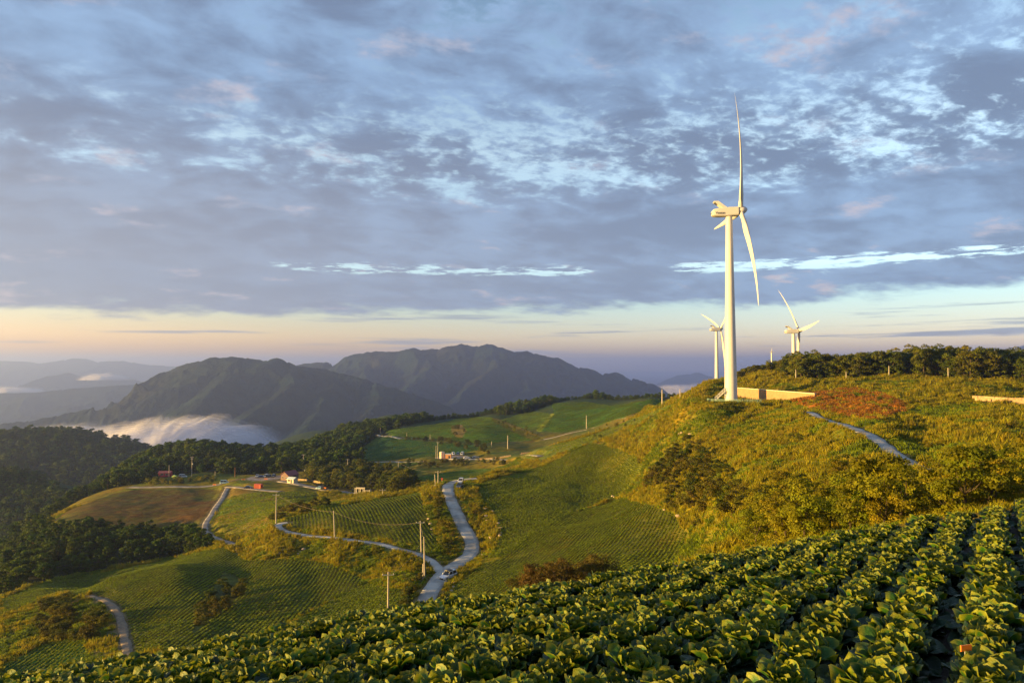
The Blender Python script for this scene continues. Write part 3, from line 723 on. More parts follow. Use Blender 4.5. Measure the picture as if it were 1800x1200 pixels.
POLES = [  # px, base y, top y, arms, box, label, lean
 (485, 920, 867, 1, 0, 'tall concrete pole at the hairpin bend of the lane', 0), (588.5, 949, 897, 0, 0, 'leaning bare pole at the lower edge of the striped field', -.05),
 (741, 976, 915, 1, 0, 'pole with a crossarm at the road side corner of the striped field', -.04), (746.5, 1016, 943, 0, 0, 'taller of the two poles beside the white car with a roof box', -.02),
 (743.5, 1019, 990, 0, 0, 'shorter of the two poles beside the white car with a roof box', 0), (682, 1096, 1005, 1, 0, 'cross topped pole standing low before the speckled field', 0),
 (413, 838, 821, 0, 0, 'thin reddish pole at the road fork by the brown field', 0), (378, 841, 828, 0, 0, 'short thin pole between the red house and the road fork', 0),
 (337, 840, 802, 2, 1, 'pole with a white lamp and equipment among the dark trees', 0), (297, 838, 817, 0, 0, 'pole directly beside the red house', 0),
 (533, 826, 798, 1, 1, 'pole carrying a transformer beside the white van', 0), (611, 832, 806, 1, 0, 'pole sticking out of the dark trees below the shaded field', 0),
 (700, 843, 811, 1, 0, 'pole in the scrub below the farm track', 0), (769.5, 806, 776, 1, 0, 'taller of the two poles beside the water tank', 0), (766.5, 806, 783, 0, 0, 'shorter of the two poles beside the water tank', 0),
 (770, 851, 827, 1, 0, 'tallest pole at the inner side of the road bend', 0), (765.5, 852, 833, 0, 0, 'slanting pole at the inner side of the road bend', -.08),
 (672.5, 875, 859, 1, 0, 'small cross shaped pole above the striped field', 0), (892.5, 789, 765, 0, 0, 'stout pale pole above the long stone wall', 0),
 (1031, 753, 730, 0, 0, 'stout pale pole on the ridge in front of the far fields', 0), (1164, 714, 684, 0, 0, 'tall pale pole on the ridge where the ridge road ends', 0),
 (1195.5, 702, 683, 0, 0, 'thin pole on the ridge next to the turbine hill', 0), (668.5, 762, 751, 0, 0, 'tiny pole at the end of the pale field path', 0),
 (715, 768, 760, 0, 0, 'tiny pole on the lit field past the pale field path', 0), (756, 772, 763, 0, 0, 'tiny pole above the hedge between far fields', 0),
 (643, 812, 803, 0, 0, 'tiny pole at the bottom of the shaded field', 0), (864, 786, 775, 0, 0, 'thin pole behind the brown hedge', 0)]
tops = {}
for (px, pb, pt, arms, bx, lab, lean) in POLES:
    b = hit3(px, pb); h = (P3(px, pt, b.y)).z-b.z
    h = min(max(h, 3.), 15.)
    fat = px in (892.5, 1031, 1164)
    utility_pole(b, h, lab, arms, bool(bx), lean, .3 if fat else .19, M_RUST if px == 413 else M_POLE, arm_dir=.1)
    tops[px] = b+Vector((lean*h, -.16, h-.3))
for (px, Y, h, lab) in ((1399.5, 262, 4., 'short pole at the foot of the treeline behind the retaining wall'), (1488, 258, 3.2, 'stubby pole at the middle of the treeline'), (1563.5, 256, 4.4, 'pole in front of the treeline above the yellow slope'), (1667.5, 246, 4.2, 'pole in front of the treeline past the yellow slope')):
    b = at(px, Y); utility_pole(b, h, lab, 0, r0=.16)
M_WIRE = solid('wire', (.35, .28, .2), .6)
def cable(a, b, sag, lab):
    m = MB(); P = [a.lerp(b, k/14)-Vector((0, 0, 4*sag*(k/14)*(1-k/14))) for k in range(15)]; m.tube(P, .017, 4, cap=False)
    o = m.build('overhead_cable', M_WIRE); tag(o, lab, 'cable', 'overhead cables between the poles')
cable(tops[485], tops[588.5], 1.2, 'sagging cable from the hairpin pole to the leaning bare pole')
cable(tops[588.5], tops[741], 1.8, 'sagging cable crossing the striped triangular field')
cable(tops[741], tops[746.5], .5, 'short cable down to the poles by the white car')
cable(tops[746.5], tops[682], 1.2, 'cable from the paired poles to the cross topped pole')
cable(tops[769.5], tops[700], 1.5, 'cable from the water tank pole down to the scrub')
cable(tops[700], tops[770], 1.5, 'cable over the small field to the road bend')
# mast and markers
b = at(1357.3, 300); top = P3(1357.3, 617, 300); m = MB(); root = empty('weather_mast', b); tag(root, 'thin white mast with tiny vanes between the trees and the tall turbine', 'mast')
m.tube([(0, 0, -1), (0, 0, top.z-b.z)], [.35, .26], 10); m.build('shaft', M_WHITE, root)
m = MB(); hh = top.z-b.z
for k in range(3): a = R(90+120*k); m.tube([(0, -.3, hh), (1.2*math.cos(a), -.3, hh+1.2*math.sin(a))], [.13, .05], 6)
m.build_each('vane', M_WHITE, root)
M_REDP = solid('red_paint', (.45, .07, .03), .6); M_ORANGE = solid('orange_plastic', (.75, .2, .02), .5, var=.05)
b = hit3(735.5, 1086); h = P3(735.5, 1055, b.y).z-b.z; m = MB(); m.tube([(0, 0, -.4), (0, 0, h)], [.13, .1], 10); m.box((0, 0, h+.03), (.3, .3, .06)); o = m.build('marker_post', M_POLE); o.location = b; tag(o, 'pale capped post at the near end of the farm road', 'post')
b = hit3(777, 848); root = empty('post_box', b); tag(root, 'small rusty red box on a post beside the upper road bend', 'box')
m = MB(); m.tube([(0, 0, -.2), (0, 0, .8)], .08, 8); m.build('post', M_STEEL, root); m = MB(); m.box((0, 0, 1.25), (.75, .6, .95)); m.build('box', M_REDP, root); m = MB(); m.box((0, 0, 1.76), (.85, .7, .07)); m.build('lid', M_REDP, root)
b = hit3(764.5, 859); root = empty('road_sign', b); tag(root, 'small round white road sign at the edge of the road bend', 'sign')
m = MB(); m.tube([(0, 0, -.2), (0, 0, 1.)], .05, 8); m.build('post', M_STEEL, root); m = MB(); m.tube([(0, -.1, 1.2), (0, -.06, 1.2)], .38, 18); m.build('sign_face', M_WHITE, root)
def barrier(px, py, lab, rz=0.):
    b = hit3(px, py); root = empty('road_barrier', b, rz); tag(root, lab, 'barrier', 'orange barriers along the village road')
    m = MB(); m.box((0, 0, .75), (2., .08, .3)); m.box((0, 0, .35), (2., .08, .2)); m.build_each('board', M_ORANGE, root); m = MB()
    for x in (-.85, .85): m.tube([(x, -.3, 0), (x, 0, .9)], .04, 6); m.tube([(x, .3, 0), (x, 0, .9)], .04, 6)
    m.build_each('leg', M_WHITE, root)
barrier(428, 844, 'orange barrier between the road fork and the parked cars', .2); barrier(377, 853.5, 'orange barrier at the road fork by the brown field'); barrier(467, 843.5, 'orange barrier in front of the parked cars')

# ------------------------------------------------------------------ cars
def car(px, py, rz, paint, lab, kind='suv', Y=None, group='cars parked in the valley', roofbox=False):
    b = hit3(px, py) if Y is None else at(px, Y)
    b.z += .02
    root = empty('parked_car', b, rz); tag(root, lab, 'car', group)
    L_, W_, H_ = (4.5, 1.85, 1.65) if kind == 'suv' else ((4.5, 1.8, 1.42) if kind == 'sedan' else (4.8, 1.75, 1.95))
    hood = .95 if kind != 'sedan' else .85
    def ring(x, w, z0, z1, c=.1): return [Vector((x, y, z)) for y, z in ((-w+c, z0), (w-c, z0), (w, z0+c), (w, z1-c), (w-c, z1), (-w+c, z1), (-w, z1-c), (-w, z0+c))]
    w = W_/2; m = MB()
    m.loft([ring(-L_/2, w*.86, .42, hood-.12), ring(-L_/2+.12, w*.96, .3, hood), ring(-L_/2+.7, w, .25, hood+.02), ring(L_/2-1.3, w, .25, hood+.02), ring(L_/2-.35, w*.96, .28, hood-.14), ring(L_/2, w*.84, .38, hood-.3)])
    body = m.build('body', paint, root, True, 40)
    m = MB(); x0 = -L_/2+.15 if kind != 'sedan' else -L_/2+.75; x1 = L_/2-1.3 if kind != 'van' else L_/2-.7; c = .12
    def cr(x, w, z, i): return [Vector((x, -w, z)), Vector((x, w, z))]
    base = [Vector((x0, -w*.93, hood)), Vector((x1, -w*.93, hood)), Vector((x1, w*.93, hood)), Vector((x0, w*.93, hood))]
    ro = [Vector((x0+.3, -w*.76, H_-.06)), Vector((x1-.75, -w*.76, H_-.06)), Vector((x1-.75, w*.76, H_-.06)), Vector((x0+.3, w*.76, H_-.06))]
    m.loft([base, ro]); gl = m.build('window', M_GLASS, root)
    m = MB(); ro2 = [p+Vector((0, 0, .0)) for p in ro]; m.loft([[Vector((p.x*1.0, p.y*1.03, H_-.07)) for p in ro], [Vector((p.x, p.y*1.0, H_)) for p in ro]])
    for (p, q) in zip(base, ro): m.tube([p, q], .05, 5)
    for s in (-1, 1):
        for f in (.5,): m.tube([Vector((x0+(x1-x0)*f, s*w*.935, hood)), Vector((x0+.3+(x1-x0-1.05)*f, s*w*.77, H_-.05))], .05, 5)
    m.build('roof', paint, root)
    for x in (-L_/2+.85, L_/2-.88):
        for s in (-1, 1):
            m = MB(); m.tube([(x, s*(w-.2), .33), (x, s*(w+.01), .33)], .33, 16); wh = m.build('wheel', M_TYRE, root, True)
            m = MB(); m.tube([(x, s*(w+.012), .33), (x, s*(w+.02), .33)], .2, 12); m.build('rim', M_STEEL, wh)
    for s in (-1, 1):
        m = MB(); m.box((L_/2-.06, s*w*.62, hood-.32), (.1, .36, .16)); m.build('headlight', M_STEEL, root)
        m = MB(); m.box((-L_/2+.05, s*w*.74, hood-.2), (.1, .2, .28)); m.build('tail_light', M_REDP, root)
        m = MB(); m.box((x1-.35, s*(w+.08), hood+.12), (.12, .2, .14)); m.build('mirror', paint, root)
    m = MB(); m.box((L_/2-.02, 0, .48), (.06, W_*.6, .16)); m.build('bumper', M_DARK, root)
    if roofbox: m = MB(); m.box((-.3, 0, H_+.12), (1.5, 1.2, .2), taper=.9); m.build('roof_box', M_DARK, root)
    return root
C_WHITE = solid('white_car_paint', (.7, .7, .72), .25, var=.02, spec=.6); C_DARK = solid('dark_car_paint', (.03, .04, .06), .25, var=.02, spec=.6)
C_SILV = solid('silver_car_paint', (.4, .41, .43), .3, metal=.3, var=.02); C_BLUE = solid('blue_car_paint', (.05, .09, .18), .3, var=.02); C_PALE = solid('pale_blue_paint', (.35, .55, .65), .4, var=.05)
car(787.5, 1016, R(-125), C_WHITE, 'white car with a dark roof box pulled up at the bend of the road', 'suv', roofbox=True)
car(808, 857, R(-100), C_DARK, 'dark blue car parked nose out beside the upper road bend', 'suv'); car(810, 848.5, R(-95), C_WHITE, 'white car parked right behind the dark blue car', 'suv')
car(452, 838.5, R(-80), C_SILV, 'silver car at the road fork end of the row before the brown house', 'sedan'); car(459.5, 839.2, R(20), C_BLUE, 'dark blue car second in the row before the brown house', 'sedan')
car(467, 838.2, R(-95), C_SILV, 'silver grey car in the middle of the row before the brown house', 'suv'); car(474, 838.5, R(15), C_DARK, 'black car fourth in the row before the brown house', 'suv'); car(481, 838.2, R(-85), C_DARK, 'black car in the row touching the brown house', 'suv')
car(436.5, 858, R(10), C_DARK, 'black car on the side road beside the red container', 'sedan'); car(321.5, 839, R(15), C_WHITE, 'white car parked between the red house and the tall lamp pole', 'van')
car(542.5, 828, R(5), C_WHITE, 'white van on the rise beside the transformer pole', 'van'); car(394.5, 850, R(10), C_PALE, 'pale blue van at the road fork', 'van')
car(820.5, 806, R(10), C_WHITE, 'white car on the gravel road below the tank', 'sedan'); car(836, 805, R(8), C_SILV, 'silver car at the start of the long stone wall', 'sedan')
car(797, 799, R(-80), C_WHITE, 'white car parked against the brown shed', 'suv'); car(805, 799, R(-85), C_BLUE, 'blue grey car between two white ones on the gravel pad', 'suv'); car(812.5, 799.5, R(-100), C_WHITE, 'white van like car at the far end of the gravel pad', 'van')
car(563, 859.5, R(-12), C_PALE, 'pale blue pickup behind the low cream wall', 'sedan'); 
# small orange tractor
b = hit3(569, 861); root = empty('tractor', b, R(-15)); tag(root, 'small orange tractor at the end of the low cream wall', 'tractor')
m = MB(); m.box((.7, 0, 1.), (1.5, .8, .7)); m.box((-.5, 0, .8), (1.2, 1.1, .4)); m.build('body', M_ORANGE, root)
for x, r in ((-.7, .7), (1.2, .45)):
    for s in (-1, 1): m = MB(); m.tube([(x, s*.6, r), (x, s*.9, r)], r, 16); m.build('wheel', M_TYRE, root, True)
m = MB(); m.box((-.6, 0, 2.1), (1.2, 1.2, .08)); m.build('canopy', M_DARK, root); m = MB()
for x in (-1.1, -.1):
    for y in (-.5, .5): m.tube([(x, y, 1.), (x, y, 2.1)], .04, 6)
m.build_each('strut', M_DARK, root)

# ------------------------------------------------------------------ buildings
M_BRICK = solid('brown_wall', (.19, .12, .1), .9, var=.15); M_ROOF = solid('maroon_roof', (.2, .05, .055), .7, var=.1); M_REDW = solid('red_wall', (.5, .03, .05), .8, var=.1)
M_SHED = solid('orange_wall', (.5, .24, .1), .85, var=.15); M_TANK = solid('tank_paint', (.62, .5, .36), .7, var=.08); M_BLUER = solid('pale_roof', (.5, .58, .58), .6)
def gable_house(name, loc, rz, L_, W_, H_, ridge, wm, rm, lab, wins, door=True, group=None):
    root = empty(name, loc, rz); tag(root, lab, 'house', group); l, w = L_/2, W_/2
    m = MB(); m.add([(-l, -w, -.8), (l, -w, -.8), (l, w, -.8), (-l, w, -.8), (-l, -w, H_), (l, -w, H_), (l, w, H_), (-l, w, H_), (-l, 0, H_+ridge-.12), (l, 0, H_+ridge-.12)],
                    [(0, 1, 5, 4), (2, 3, 7, 6), (1, 2, 6, 9, 5), (3, 0, 4, 8, 7), (4, 5, 9, 8), (6, 7, 8, 9)]); m.build('wall', wm, root)
    m = MB(); e = .4
    for s in (-1, 1):
        y1 = s*(w+e); z1 = H_-ridge*e/w
        V_ = [(-l-e, 0, H_+ridge), (l+e, 0, H_+ridge), (l+e, y1, z1), (-l-e, y1, z1)]; V2 = [(a, b_, c-.14) for a, b_, c in V_]
        m.add(V_+V2, [(0, 1, 2, 3), (7, 6, 5, 4), (0, 4, 5, 1), (1, 5, 6, 2), (2, 6, 7, 3), (3, 7, 4, 0)])
    m.build('roof', rm, root)
    for (x, y, z, a, b_, side) in wins:
        m = MB(); f = MB()
        if side == 'y': m.box((x, y, z), (a, .06, b_)); f.box((x, y*1.004, z), (a*.84, .07, b_*.8))
        else: m.box((x, y, z), (.06, a, b_)); f.box((x*1.004, y, z), (.07, a*.84, b_*.8))
        wn = m.build('window', M_CREAM, root); f.build('pane', M_GLASS, wn)
    if door: m = MB(); m.box((l*.3, -w-.04, 1.05), (1., .08, 2.1)); m.build('door', M_DARK, root)
    return root
g = hit3(505, 845); gable_house('brown_house', (g.x, g.y+4, g.z), R(62), 7.6, 6, 3.1, 2., M_BRICK, M_ROOF, 'brown house with a maroon gable roof at the end of the parking row', [(-3.83, -1.3, 1.6, 1.2, 1.1, 'x'), (-3.83, 1.3, 1.6, 1.2, 1.1, 'x'), (-1.3, -3.03, 1.7, 1.3, 1.0, 'y')])
g = hit3(513, 849); k = gable_house('kiosk', (g.x, g.y+1, g.z), R(-25), 4.6, 3.4, 2.5, .8, M_CREAM, M_BLUER, 'small cream kiosk with a pale roof in front of the brown house', [(-.9, -1.73, 1.5, 1.5, 1.0, 'y')])
g = hit3(288, 838); gable_house('red_house', (g.x, g.y+2, g.z), R(8), 7, 4.5, 2.6, .9, M_REDW, M_ROOF, 'small bright red house at the edge of the dark trees', [(-1.6, -2.28, 1.5, 2., 1., 'y'), (1.5, -2.28, 1.5, 1.8, .9, 'y')], False)
g = hit3(777, 805); root = empty('water_tank', g); tag(root, 'round cream water tank beside the far gravel pad', 'tank')
m = MB(); m.lathe([(1.6, -.5), (1.6, 3.7), (1.52, 3.8), (1.3, 4.0), (.02, 4.15)], 28); m.build('shell', M_TANK, root, True); m = MB()
for z in (.6, 1.8, 3.): m.lathe([(1.63, z), (1.63, z+.1)], 28)
m.build_each('hoop', M_STEEL, root, True)
g = hit3(788.5, 806); root = empty('shed', g, R(-6)); tag(root, 'small orange brown shed with a flat white roof beside the water tank', 'shed')
m = MB(); m.box((0, 0, 1.15), (3.5, 2.6, 3.3)); m.build('wall', M_SHED, root); m = MB(); m.box((0, 0, 2.93), (3.9, 3., .22)); m.build('roof', M_WHITE, root); m = MB(); m.box((.6, -1.33, 1.), (.9, .07, 2.)); m.build('door', M_DARK, root)
g = hit3(454.5, 858); root = empty('container', g, R(-14)); tag(root, 'bright red container below the parking strip', 'container')
m = MB(); m.box((0, 0, 1.15), (4.1, 2., 2.3))
for k in range(14): m.box((-1.9+k*.29, -1.02, 1.15), (.12, .06, 2.1))
m.build('body', M_REDP, root); m = MB(); m.box((1.4, -1.06, 1.05), (.9, .05, 1.9)); m.build('door', M_REDP, root)
g = hit3(638, 868); root = empty('timber_frame', g, R(-6)); tag(root, 'pale open timber frame at the wood edge above the striped field', 'frame')
m = MB()
for x in (-3.6, -1.6, .4, 3.6):
    for y in (-1., 1.): m.box((x, y, 1.2), (.3, .3, 3.2 if x < 1 else 2.2))
m.box((-1.6, -1., 2.85), (4.6, .3, .3)); m.box((-1.6, 1., 2.85), (4.6, .3, .3)); m.box((2., -1., 1.9), (3.5, .25, .25)); m.build_each('post', M_CREAM, root)
m = MB()
for k in range(9): m.box((-4+k*1., -1.2+.2*math.sin(k*3), .3), (.9, .6, .7), k*.4)
m.build_each('sack', M_CREAM, root)
M_TENT = solid('tent_cloth', (.4, .5, .12), .8)
g = hit3(306.5, 838.5); m = MB(); m.loft([[Vector((x, y, 0)) for x, y in ((-1.5, -1.2), (1.5, -1.2), (1.5, 1.2), (-1.5, 1.2))], [Vector((x*.8, y*.8, .9)) for x, y in ((-1.5, -1.2), (1.5, -1.2), (1.5, 1.2), (-1.5, 1.2))], [Vector((x*.15, y*.15, 1.5)) for x, y in ((-1.5, -1.2), (1.5, -1.2), (1.5, 1.2), (-1.5, 1.2))]])
o = m.build('camping_tent', M_TENT, None, True); o.location = g; tag(o, 'small yellow green tent between the red house and the white car', 'tent')
# boulders on the banks
M_ROCK = solid('rock', (.36, .27, .18), .95, var=.3, scale=2., bump=.5)
def rock_mesh(seed):
    import bmesh
    bm = bmesh.new(); bmesh.ops.create_icosphere(bm, subdivisions=2, radius=1.); rr = random.Random(seed); off = [Vector((rr.gauss(0, 1), rr.gauss(0, 1), rr.gauss(0, 1))).normalized() for _ in range(7)]
    for v in bm.verts:
        for q in off:
            d = v.co.dot(q)
            if d > .62: v.co -= q*(d-.62)
        v.co.z *= .65; v.co *= 1+rr.uniform(-.05, .05)
    me = bpy.data.meshes.new('boulder'); bm.to_mesh(me); bm.free(); me.materials.append(M_ROCK); return me
RM = [rock_mesh(i) for i in range(4)]; rr = random.Random(5)
spots = [(875+rr.uniform(-6, 6), 935+rr.uniform(-8, 8)) for _ in range(7)]+[(848+i*3.5, 975-i*7+rr.uniform(-3, 3)) for i in range(9)]+[(860+rr.uniform(-8, 8), 905+rr.uniform(-10, 10)) for _ in range(5)]+[(740+i*2.6+rr.uniform(-1, 1), 868+i*9) for i in range(9)]+[(1077, 873), (1080, 874), (1168, 897), (1192, 908), (833, 854), (829, 858)]+[(490+rr.uniform(0, 45), 970+rr.uniform(-4, 5)) for _ in range(12)]+[(1190+rr.uniform(0, 25), 762+rr.uniform(-2, 2)) for _ in range(6)]+[(800+i*-3.2, 1025+i*7) for i in range(8)]
for (px, py) in spots:
    g = hit3(px, py); o = bpy.data.objects.new('boulder', rr.choice(RM)); link(o); s = rr.uniform(.25, .6); o.scale = (s*1.3, s, s); o.rotation_euler = (0, 0, rr.uniform(0, 6)); o.location = g+Vector((0, 0, s*.2))
    tag(o, 'pale rough stone lying on a grassy bank between the fields', 'stone', 'pale stones on the banks')
# ------------------------------------------------------------------ vegetation
from collections import defaultdict
RUN = np.maximum.accumulate(np.maximum(ZZ/YY, ((plane(edgeY(U)*U, edgeY(U))+.35)/edgeY(U))[None, :]), axis=0)
def seen(X, Y, h=1., margin=.012):
    Yc = np.clip(Y, 24.01, 1600.); iu = np.clip(((X/Yc-U[0])/DU).astype(int), 0, len(U)-1); il = np.clip(((np.log(Yc)-LN[0])/DL).astype(int), 0, len(LN)-1)
    return (ZZ[il, iu]+h)/Yc >= RUN[np.maximum(il-1, 0), iu]-margin
def on_road(X, Y, extra=.8):
    m = np.zeros(X.shape, bool)
    for (nm, C, z, w, mm, lab) in road_geo:
        x0, y0 = C.min(0)-6; x1, y1 = C.max(0)+6
        s = np.where((X > x0) & (X < x1) & (Y > y0) & (Y < y1))[0]
        if len(s) == 0: continue
        for c in range(0, len(s), 20000):
            q = s[c:c+20000]; d = ((X[q][:, None]-C[None, :, 0])**2+(Y[q][:, None]-C[None, :, 1])**2).min(1); m[q] |= d < (w/2+extra)**2
    for (x, y, z, r) in pads: m |= np.hypot(X-x, Y-y) < r*.75
    return m
def quads_cloud(C, Nrm, size, rng, aspect=1.4):
    """leaf-sized faces at C facing roughly along Nrm"""
    n = len(C); a = rng.normal(size=(n, 3)); t = np.cross(Nrm, a); t /= np.linalg.norm(t, axis=1)[:, None]+1e-9; b = np.cross(Nrm, t)
    s = (size*rng.uniform(.6, 1.3, n))[:, None]; t = t*s*aspect/2; b = b*s/2
    V = np.stack([C-t, C-b*.9, C+t, C+b*.9], 1).reshape(-1, 3)
    return V, np.arange(n*4).reshape(n, 4)
def crown_mesh(name, mat, seed, R_=3., z0=2., z1=9., clumps=16, per=70, leaf=.5, shape='round', tints=(.65, 1.35)):
    rng = np.random.default_rng(seed); CC = []; NN = []; TT = []
    for k in range(clumps):
        f = rng.uniform(0, 1)**.8; z = z0+(z1-z0)*f
        rr = math.sqrt(max(.05, 1-(2*f-.9)**2*.85)) if shape == 'round' else (.72+.28*math.sin(f*3.) if shape == 'full' else .55+.45*math.sin(f*3))
        a = rng.uniform(0, 6.283); d = R_*rr*rng.uniform(.35, .85)
        c = np.array([math.cos(a)*d, math.sin(a)*d, z]); cr = R_*rng.uniform(.24, .46)
        v = rng.normal(size=(per, 3)); v /= np.linalg.norm(v, axis=1)[:, None]; v[:, 2] = np.abs(v[:, 2])*.9-.25*(rng.uniform(size=per) < .5)
        CC.append(c+v*cr*rng.uniform(.6, 1.05, (per, 1))*[1, 1, .75]); NN.append(v+rng.normal(size=(per, 3))*.45)
        TT.append(np.full((per, 3), rng.uniform(*tints))*[1+rng.uniform(-.1, .15), 1, 1]*rng.uniform(.85, 1.15, (per, 1)))
    C = np.concatenate(CC); N_ = np.concatenate(NN); N_ /= np.linalg.norm(N_, axis=1)[:, None]
    V, F = quads_cloud(C, N_, leaf, rng)
    return np_mesh(name, V, F, mats=[mat], col=np.repeat(np.concatenate(TT), 4, 0))
def trunk_mesh(seed, h, r, mat, limbs=4):
    m = MB(); rr = random.Random(seed); dx, dy = rr.uniform(-.4, .4), rr.uniform(-.4, .4)
    m.tube([(0, 0, -.5), (dx*.3, dy*.3, h*.3), (dx, dy, h*.62), (dx*1.3, dy, h*.85)], [r*1.2, r, r*.6, r*.2], 8)
    for k in range(limbs):
        a = k*6.283/limbs+rr.uniform(-.4, .4); z = h*rr.uniform(.25, .5); l = h*rr.uniform(.2, .32)
        m.tube([(dx*.5, dy*.5, z), (math.cos(a)*l*.6, math.sin(a)*l*.6, z+l*.6), (math.cos(a)*l, math.sin(a)*l, z+l*1.1)], [r*.5, r*.35, r*.12], 6)
    me = bpy.data.meshes.new('trunk'); me.from_pydata(m.v, [], m.f); me.materials.append(mat); return me
M_BARK = solid('bark', (.05, .035, .022), .95, var=.3, scale=3.)
M_LEAF = leafy('forest_leaves', (.026, .058, .005), (.055, .078, .006), .3, .6, .35)
M_LEAF2 = leafy('treeline_leaves', (.05, .07, .006), (.09, .09, .008), .3, .6, .3)
M_BUSH = leafy('bush_leaves', (.12, .14, .006), (.19, .16, .009), .4, .6, .25)
M_BUSHD = leafy('dark_bush_leaves', (.045, .065, .006), (.1, .085, .008), .3, .6, .3)
M_BUSHR = leafy('russet_bush_leaves', (.085, .055, .013), (.065, .062, .01), .3, .6, .3)
M_GRASS = leafy('grass_blades', (.19, .195, .008), (.26, .2, .01), .4, .6, .3)
M_GRASSG = leafy('green_weeds', (.11, .16, .008), (.17, .2, .01), .4, .6, .3)
M_GRASSR = leafy('red_weeds', (.36, .13, .015), (.26, .15, .02), .35, .6, .3)
M_CROP = leafy('crop_leaves', (.14, .185, .01), (.18, .21, .012), .3, .6, .2, .12)
M_CROPP = leafy('pale_crop_leaves', (.25, .27, .1), (.2, .22, .06), .3, .5, .2)

MARKS = [(RED_P, 'the red house'), (HOUSE_P, 'the brown house'), (TANK_P, 'the water tank'), (hit3(402, 853), 'the road fork'), (hit3(351, 935), 'the foot of the straight path'), (hit3(487, 925), 'the hairpin of the lane'),
 (hit3(638, 868), 'the pale timber frame'), (TURB_P, 'the tall turbine'), (hit3(1626, 825), 'the foot of the hillside path'), (hit3(1440, 728), 'the head of the hillside path'), (at(1716, 170), 'the pale block wall'), (hit3(210, 1075), 'the brown dirt track'),
 (hit3(787, 1015), 'the white car with a roof box'), (hit3(809, 850), 'the two cars on the upper road'), (hit3(382, 1060), 'the scrub island'), (hit3(1100, 872), 'the notch of the big field'), (hit3(1200, 925), 'the pointed tip of the big field'),
 (hit3(1164, 714), 'the end of the ridge road'), (hit3(900, 803), 'the long stone wall'), (hit3(664, 764), 'the short field path'), (at(1399, 262), 'the short pole behind the retaining wall'), (at(1488, 258), 'the stubby treeline pole'), (at(1563, 256), 'the pole above the yellow slope'),
 (at(1667, 246), 'the lone last treeline pole'), (at(0, 300), 'the dark hollow'), (at(200, 240), 'the curved edge of the lower field'), (at(100, 330), 'the near rim of the brown field')]
USED = defaultdict(int)
def place_label(lab, x, y, s, z):
    k = min(MARKS, key=lambda q: (q[0].x-x)**2+(q[0].y-y)**2); d = math.hypot(k[0].x-x, k[0].y-y)
    size = 'tall' if s > 1.35 else ('small' if s < .75 else ('full' if s > 1.05 else ''))
    rel = 'right beside' if d < 6 else ('close to' if d < 18 else ('near' if d < 40 else 'some way off from'))
    side = 'in front of' if (k[0].y-y) > abs(k[0].x-x) else ('behind' if (y-k[0].y) > abs(k[0].x-x) else rel)
    out = (size+' ' if size else '')+lab+', '+side+' '+k[1]
    if len(out.split()) > 15: out = lab+', '+side+' '+k[1]
    if len(out.split()) > 15: out = lab.split(' on the')[0].split(' in the')[0].split(' beyond')[0].split(' at the')[0].split(' poking')[0]+', '+side+' '+k[1]
    return out

TREES = []
for i in range(6):
    h = [9., 10., 8., 11., 9.5, 8.5][i]; w = [3.4, 3.8, 3.2, 3.5, 4., 3.][i]
    TREES.append((crown_mesh('crown', M_LEAF, 100+i, w*1.12, h*.08, h*.93, 28, 66, .52), trunk_mesh(i, h, .22, M_BARK)))
TREES2 = []
for i in range(5):
    h = [9., 10., 8., 11., 9.5][i]; w = [3.2, 3.8, 3.2, 3.4, 3.9][i]
    TREES2.append((crown_mesh('crown', M_LEAF2, 200+i, w*1.1, h*.0, h*.92, 40, 85, .38, 'full'), trunk_mesh(20+i, h, .2, M_BARK)))
BUSH = [(crown_mesh('foliage', M_BUSH, 300+i, 1.15, .1, 2.3, 24, 120, .085, shape='up'), trunk_mesh(40+i, 1.9, .05, M_BARK, 5)) for i in range(4)]
BUSHD = [(crown_mesh('foliage', M_BUSHD, 320+i, 1.35, .1, 1.9, 22, 90, .12), trunk_mesh(50+i, 1.7, .05, M_BARK, 5)) for i in range(3)]
BUSHR = [(crown_mesh('foliage', M_BUSHR, 340+i, 1.25, .1, 2.0, 24, 90, .08, shape='up'), trunk_mesh(60+i, 1.8, .05, M_BARK, 6)) for i in range(3)]
def plant(kind, protos, rng, x, y, s, name, lab, cat, group, names=('crown', 'trunk'), sz=None):
    z = float(zt(x, y)); lab = place_label(lab, x, y, s, z); root = empty(name, (x, y, z-.05), rng.uniform(0, 6.28)); root.scale = (s*rng.uniform(.9, 1.15), s*rng.uniform(.9, 1.15), s*(sz or rng.uniform(.88, 1.12)))
    k = rng.integers(len(protos))
    for me, nm in zip(protos[k], names):
        o = bpy.data.objects.new(nm, me); link(o); o.parent = root
    tag(root, lab, cat, group); return root
def jitter_points(poly, step, rng, keep=1.):
    x0, y0 = poly.min(0); x1, y1 = poly.max(0)
    gx = np.arange(x0, x1, step); gy = np.arange(y0, y1, step); A_, B_ = np.meshgrid(gx, gy)
    A_ = A_.ravel()+rng.uniform(-.45, .45, A_.size)*step; B_ = B_.ravel()+rng.uniform(-.45, .45, B_.size)*step
    m = inside(A_, B_, poly) & (rng.uniform(size=A_.size) < keep); return A_[m], B_[m]

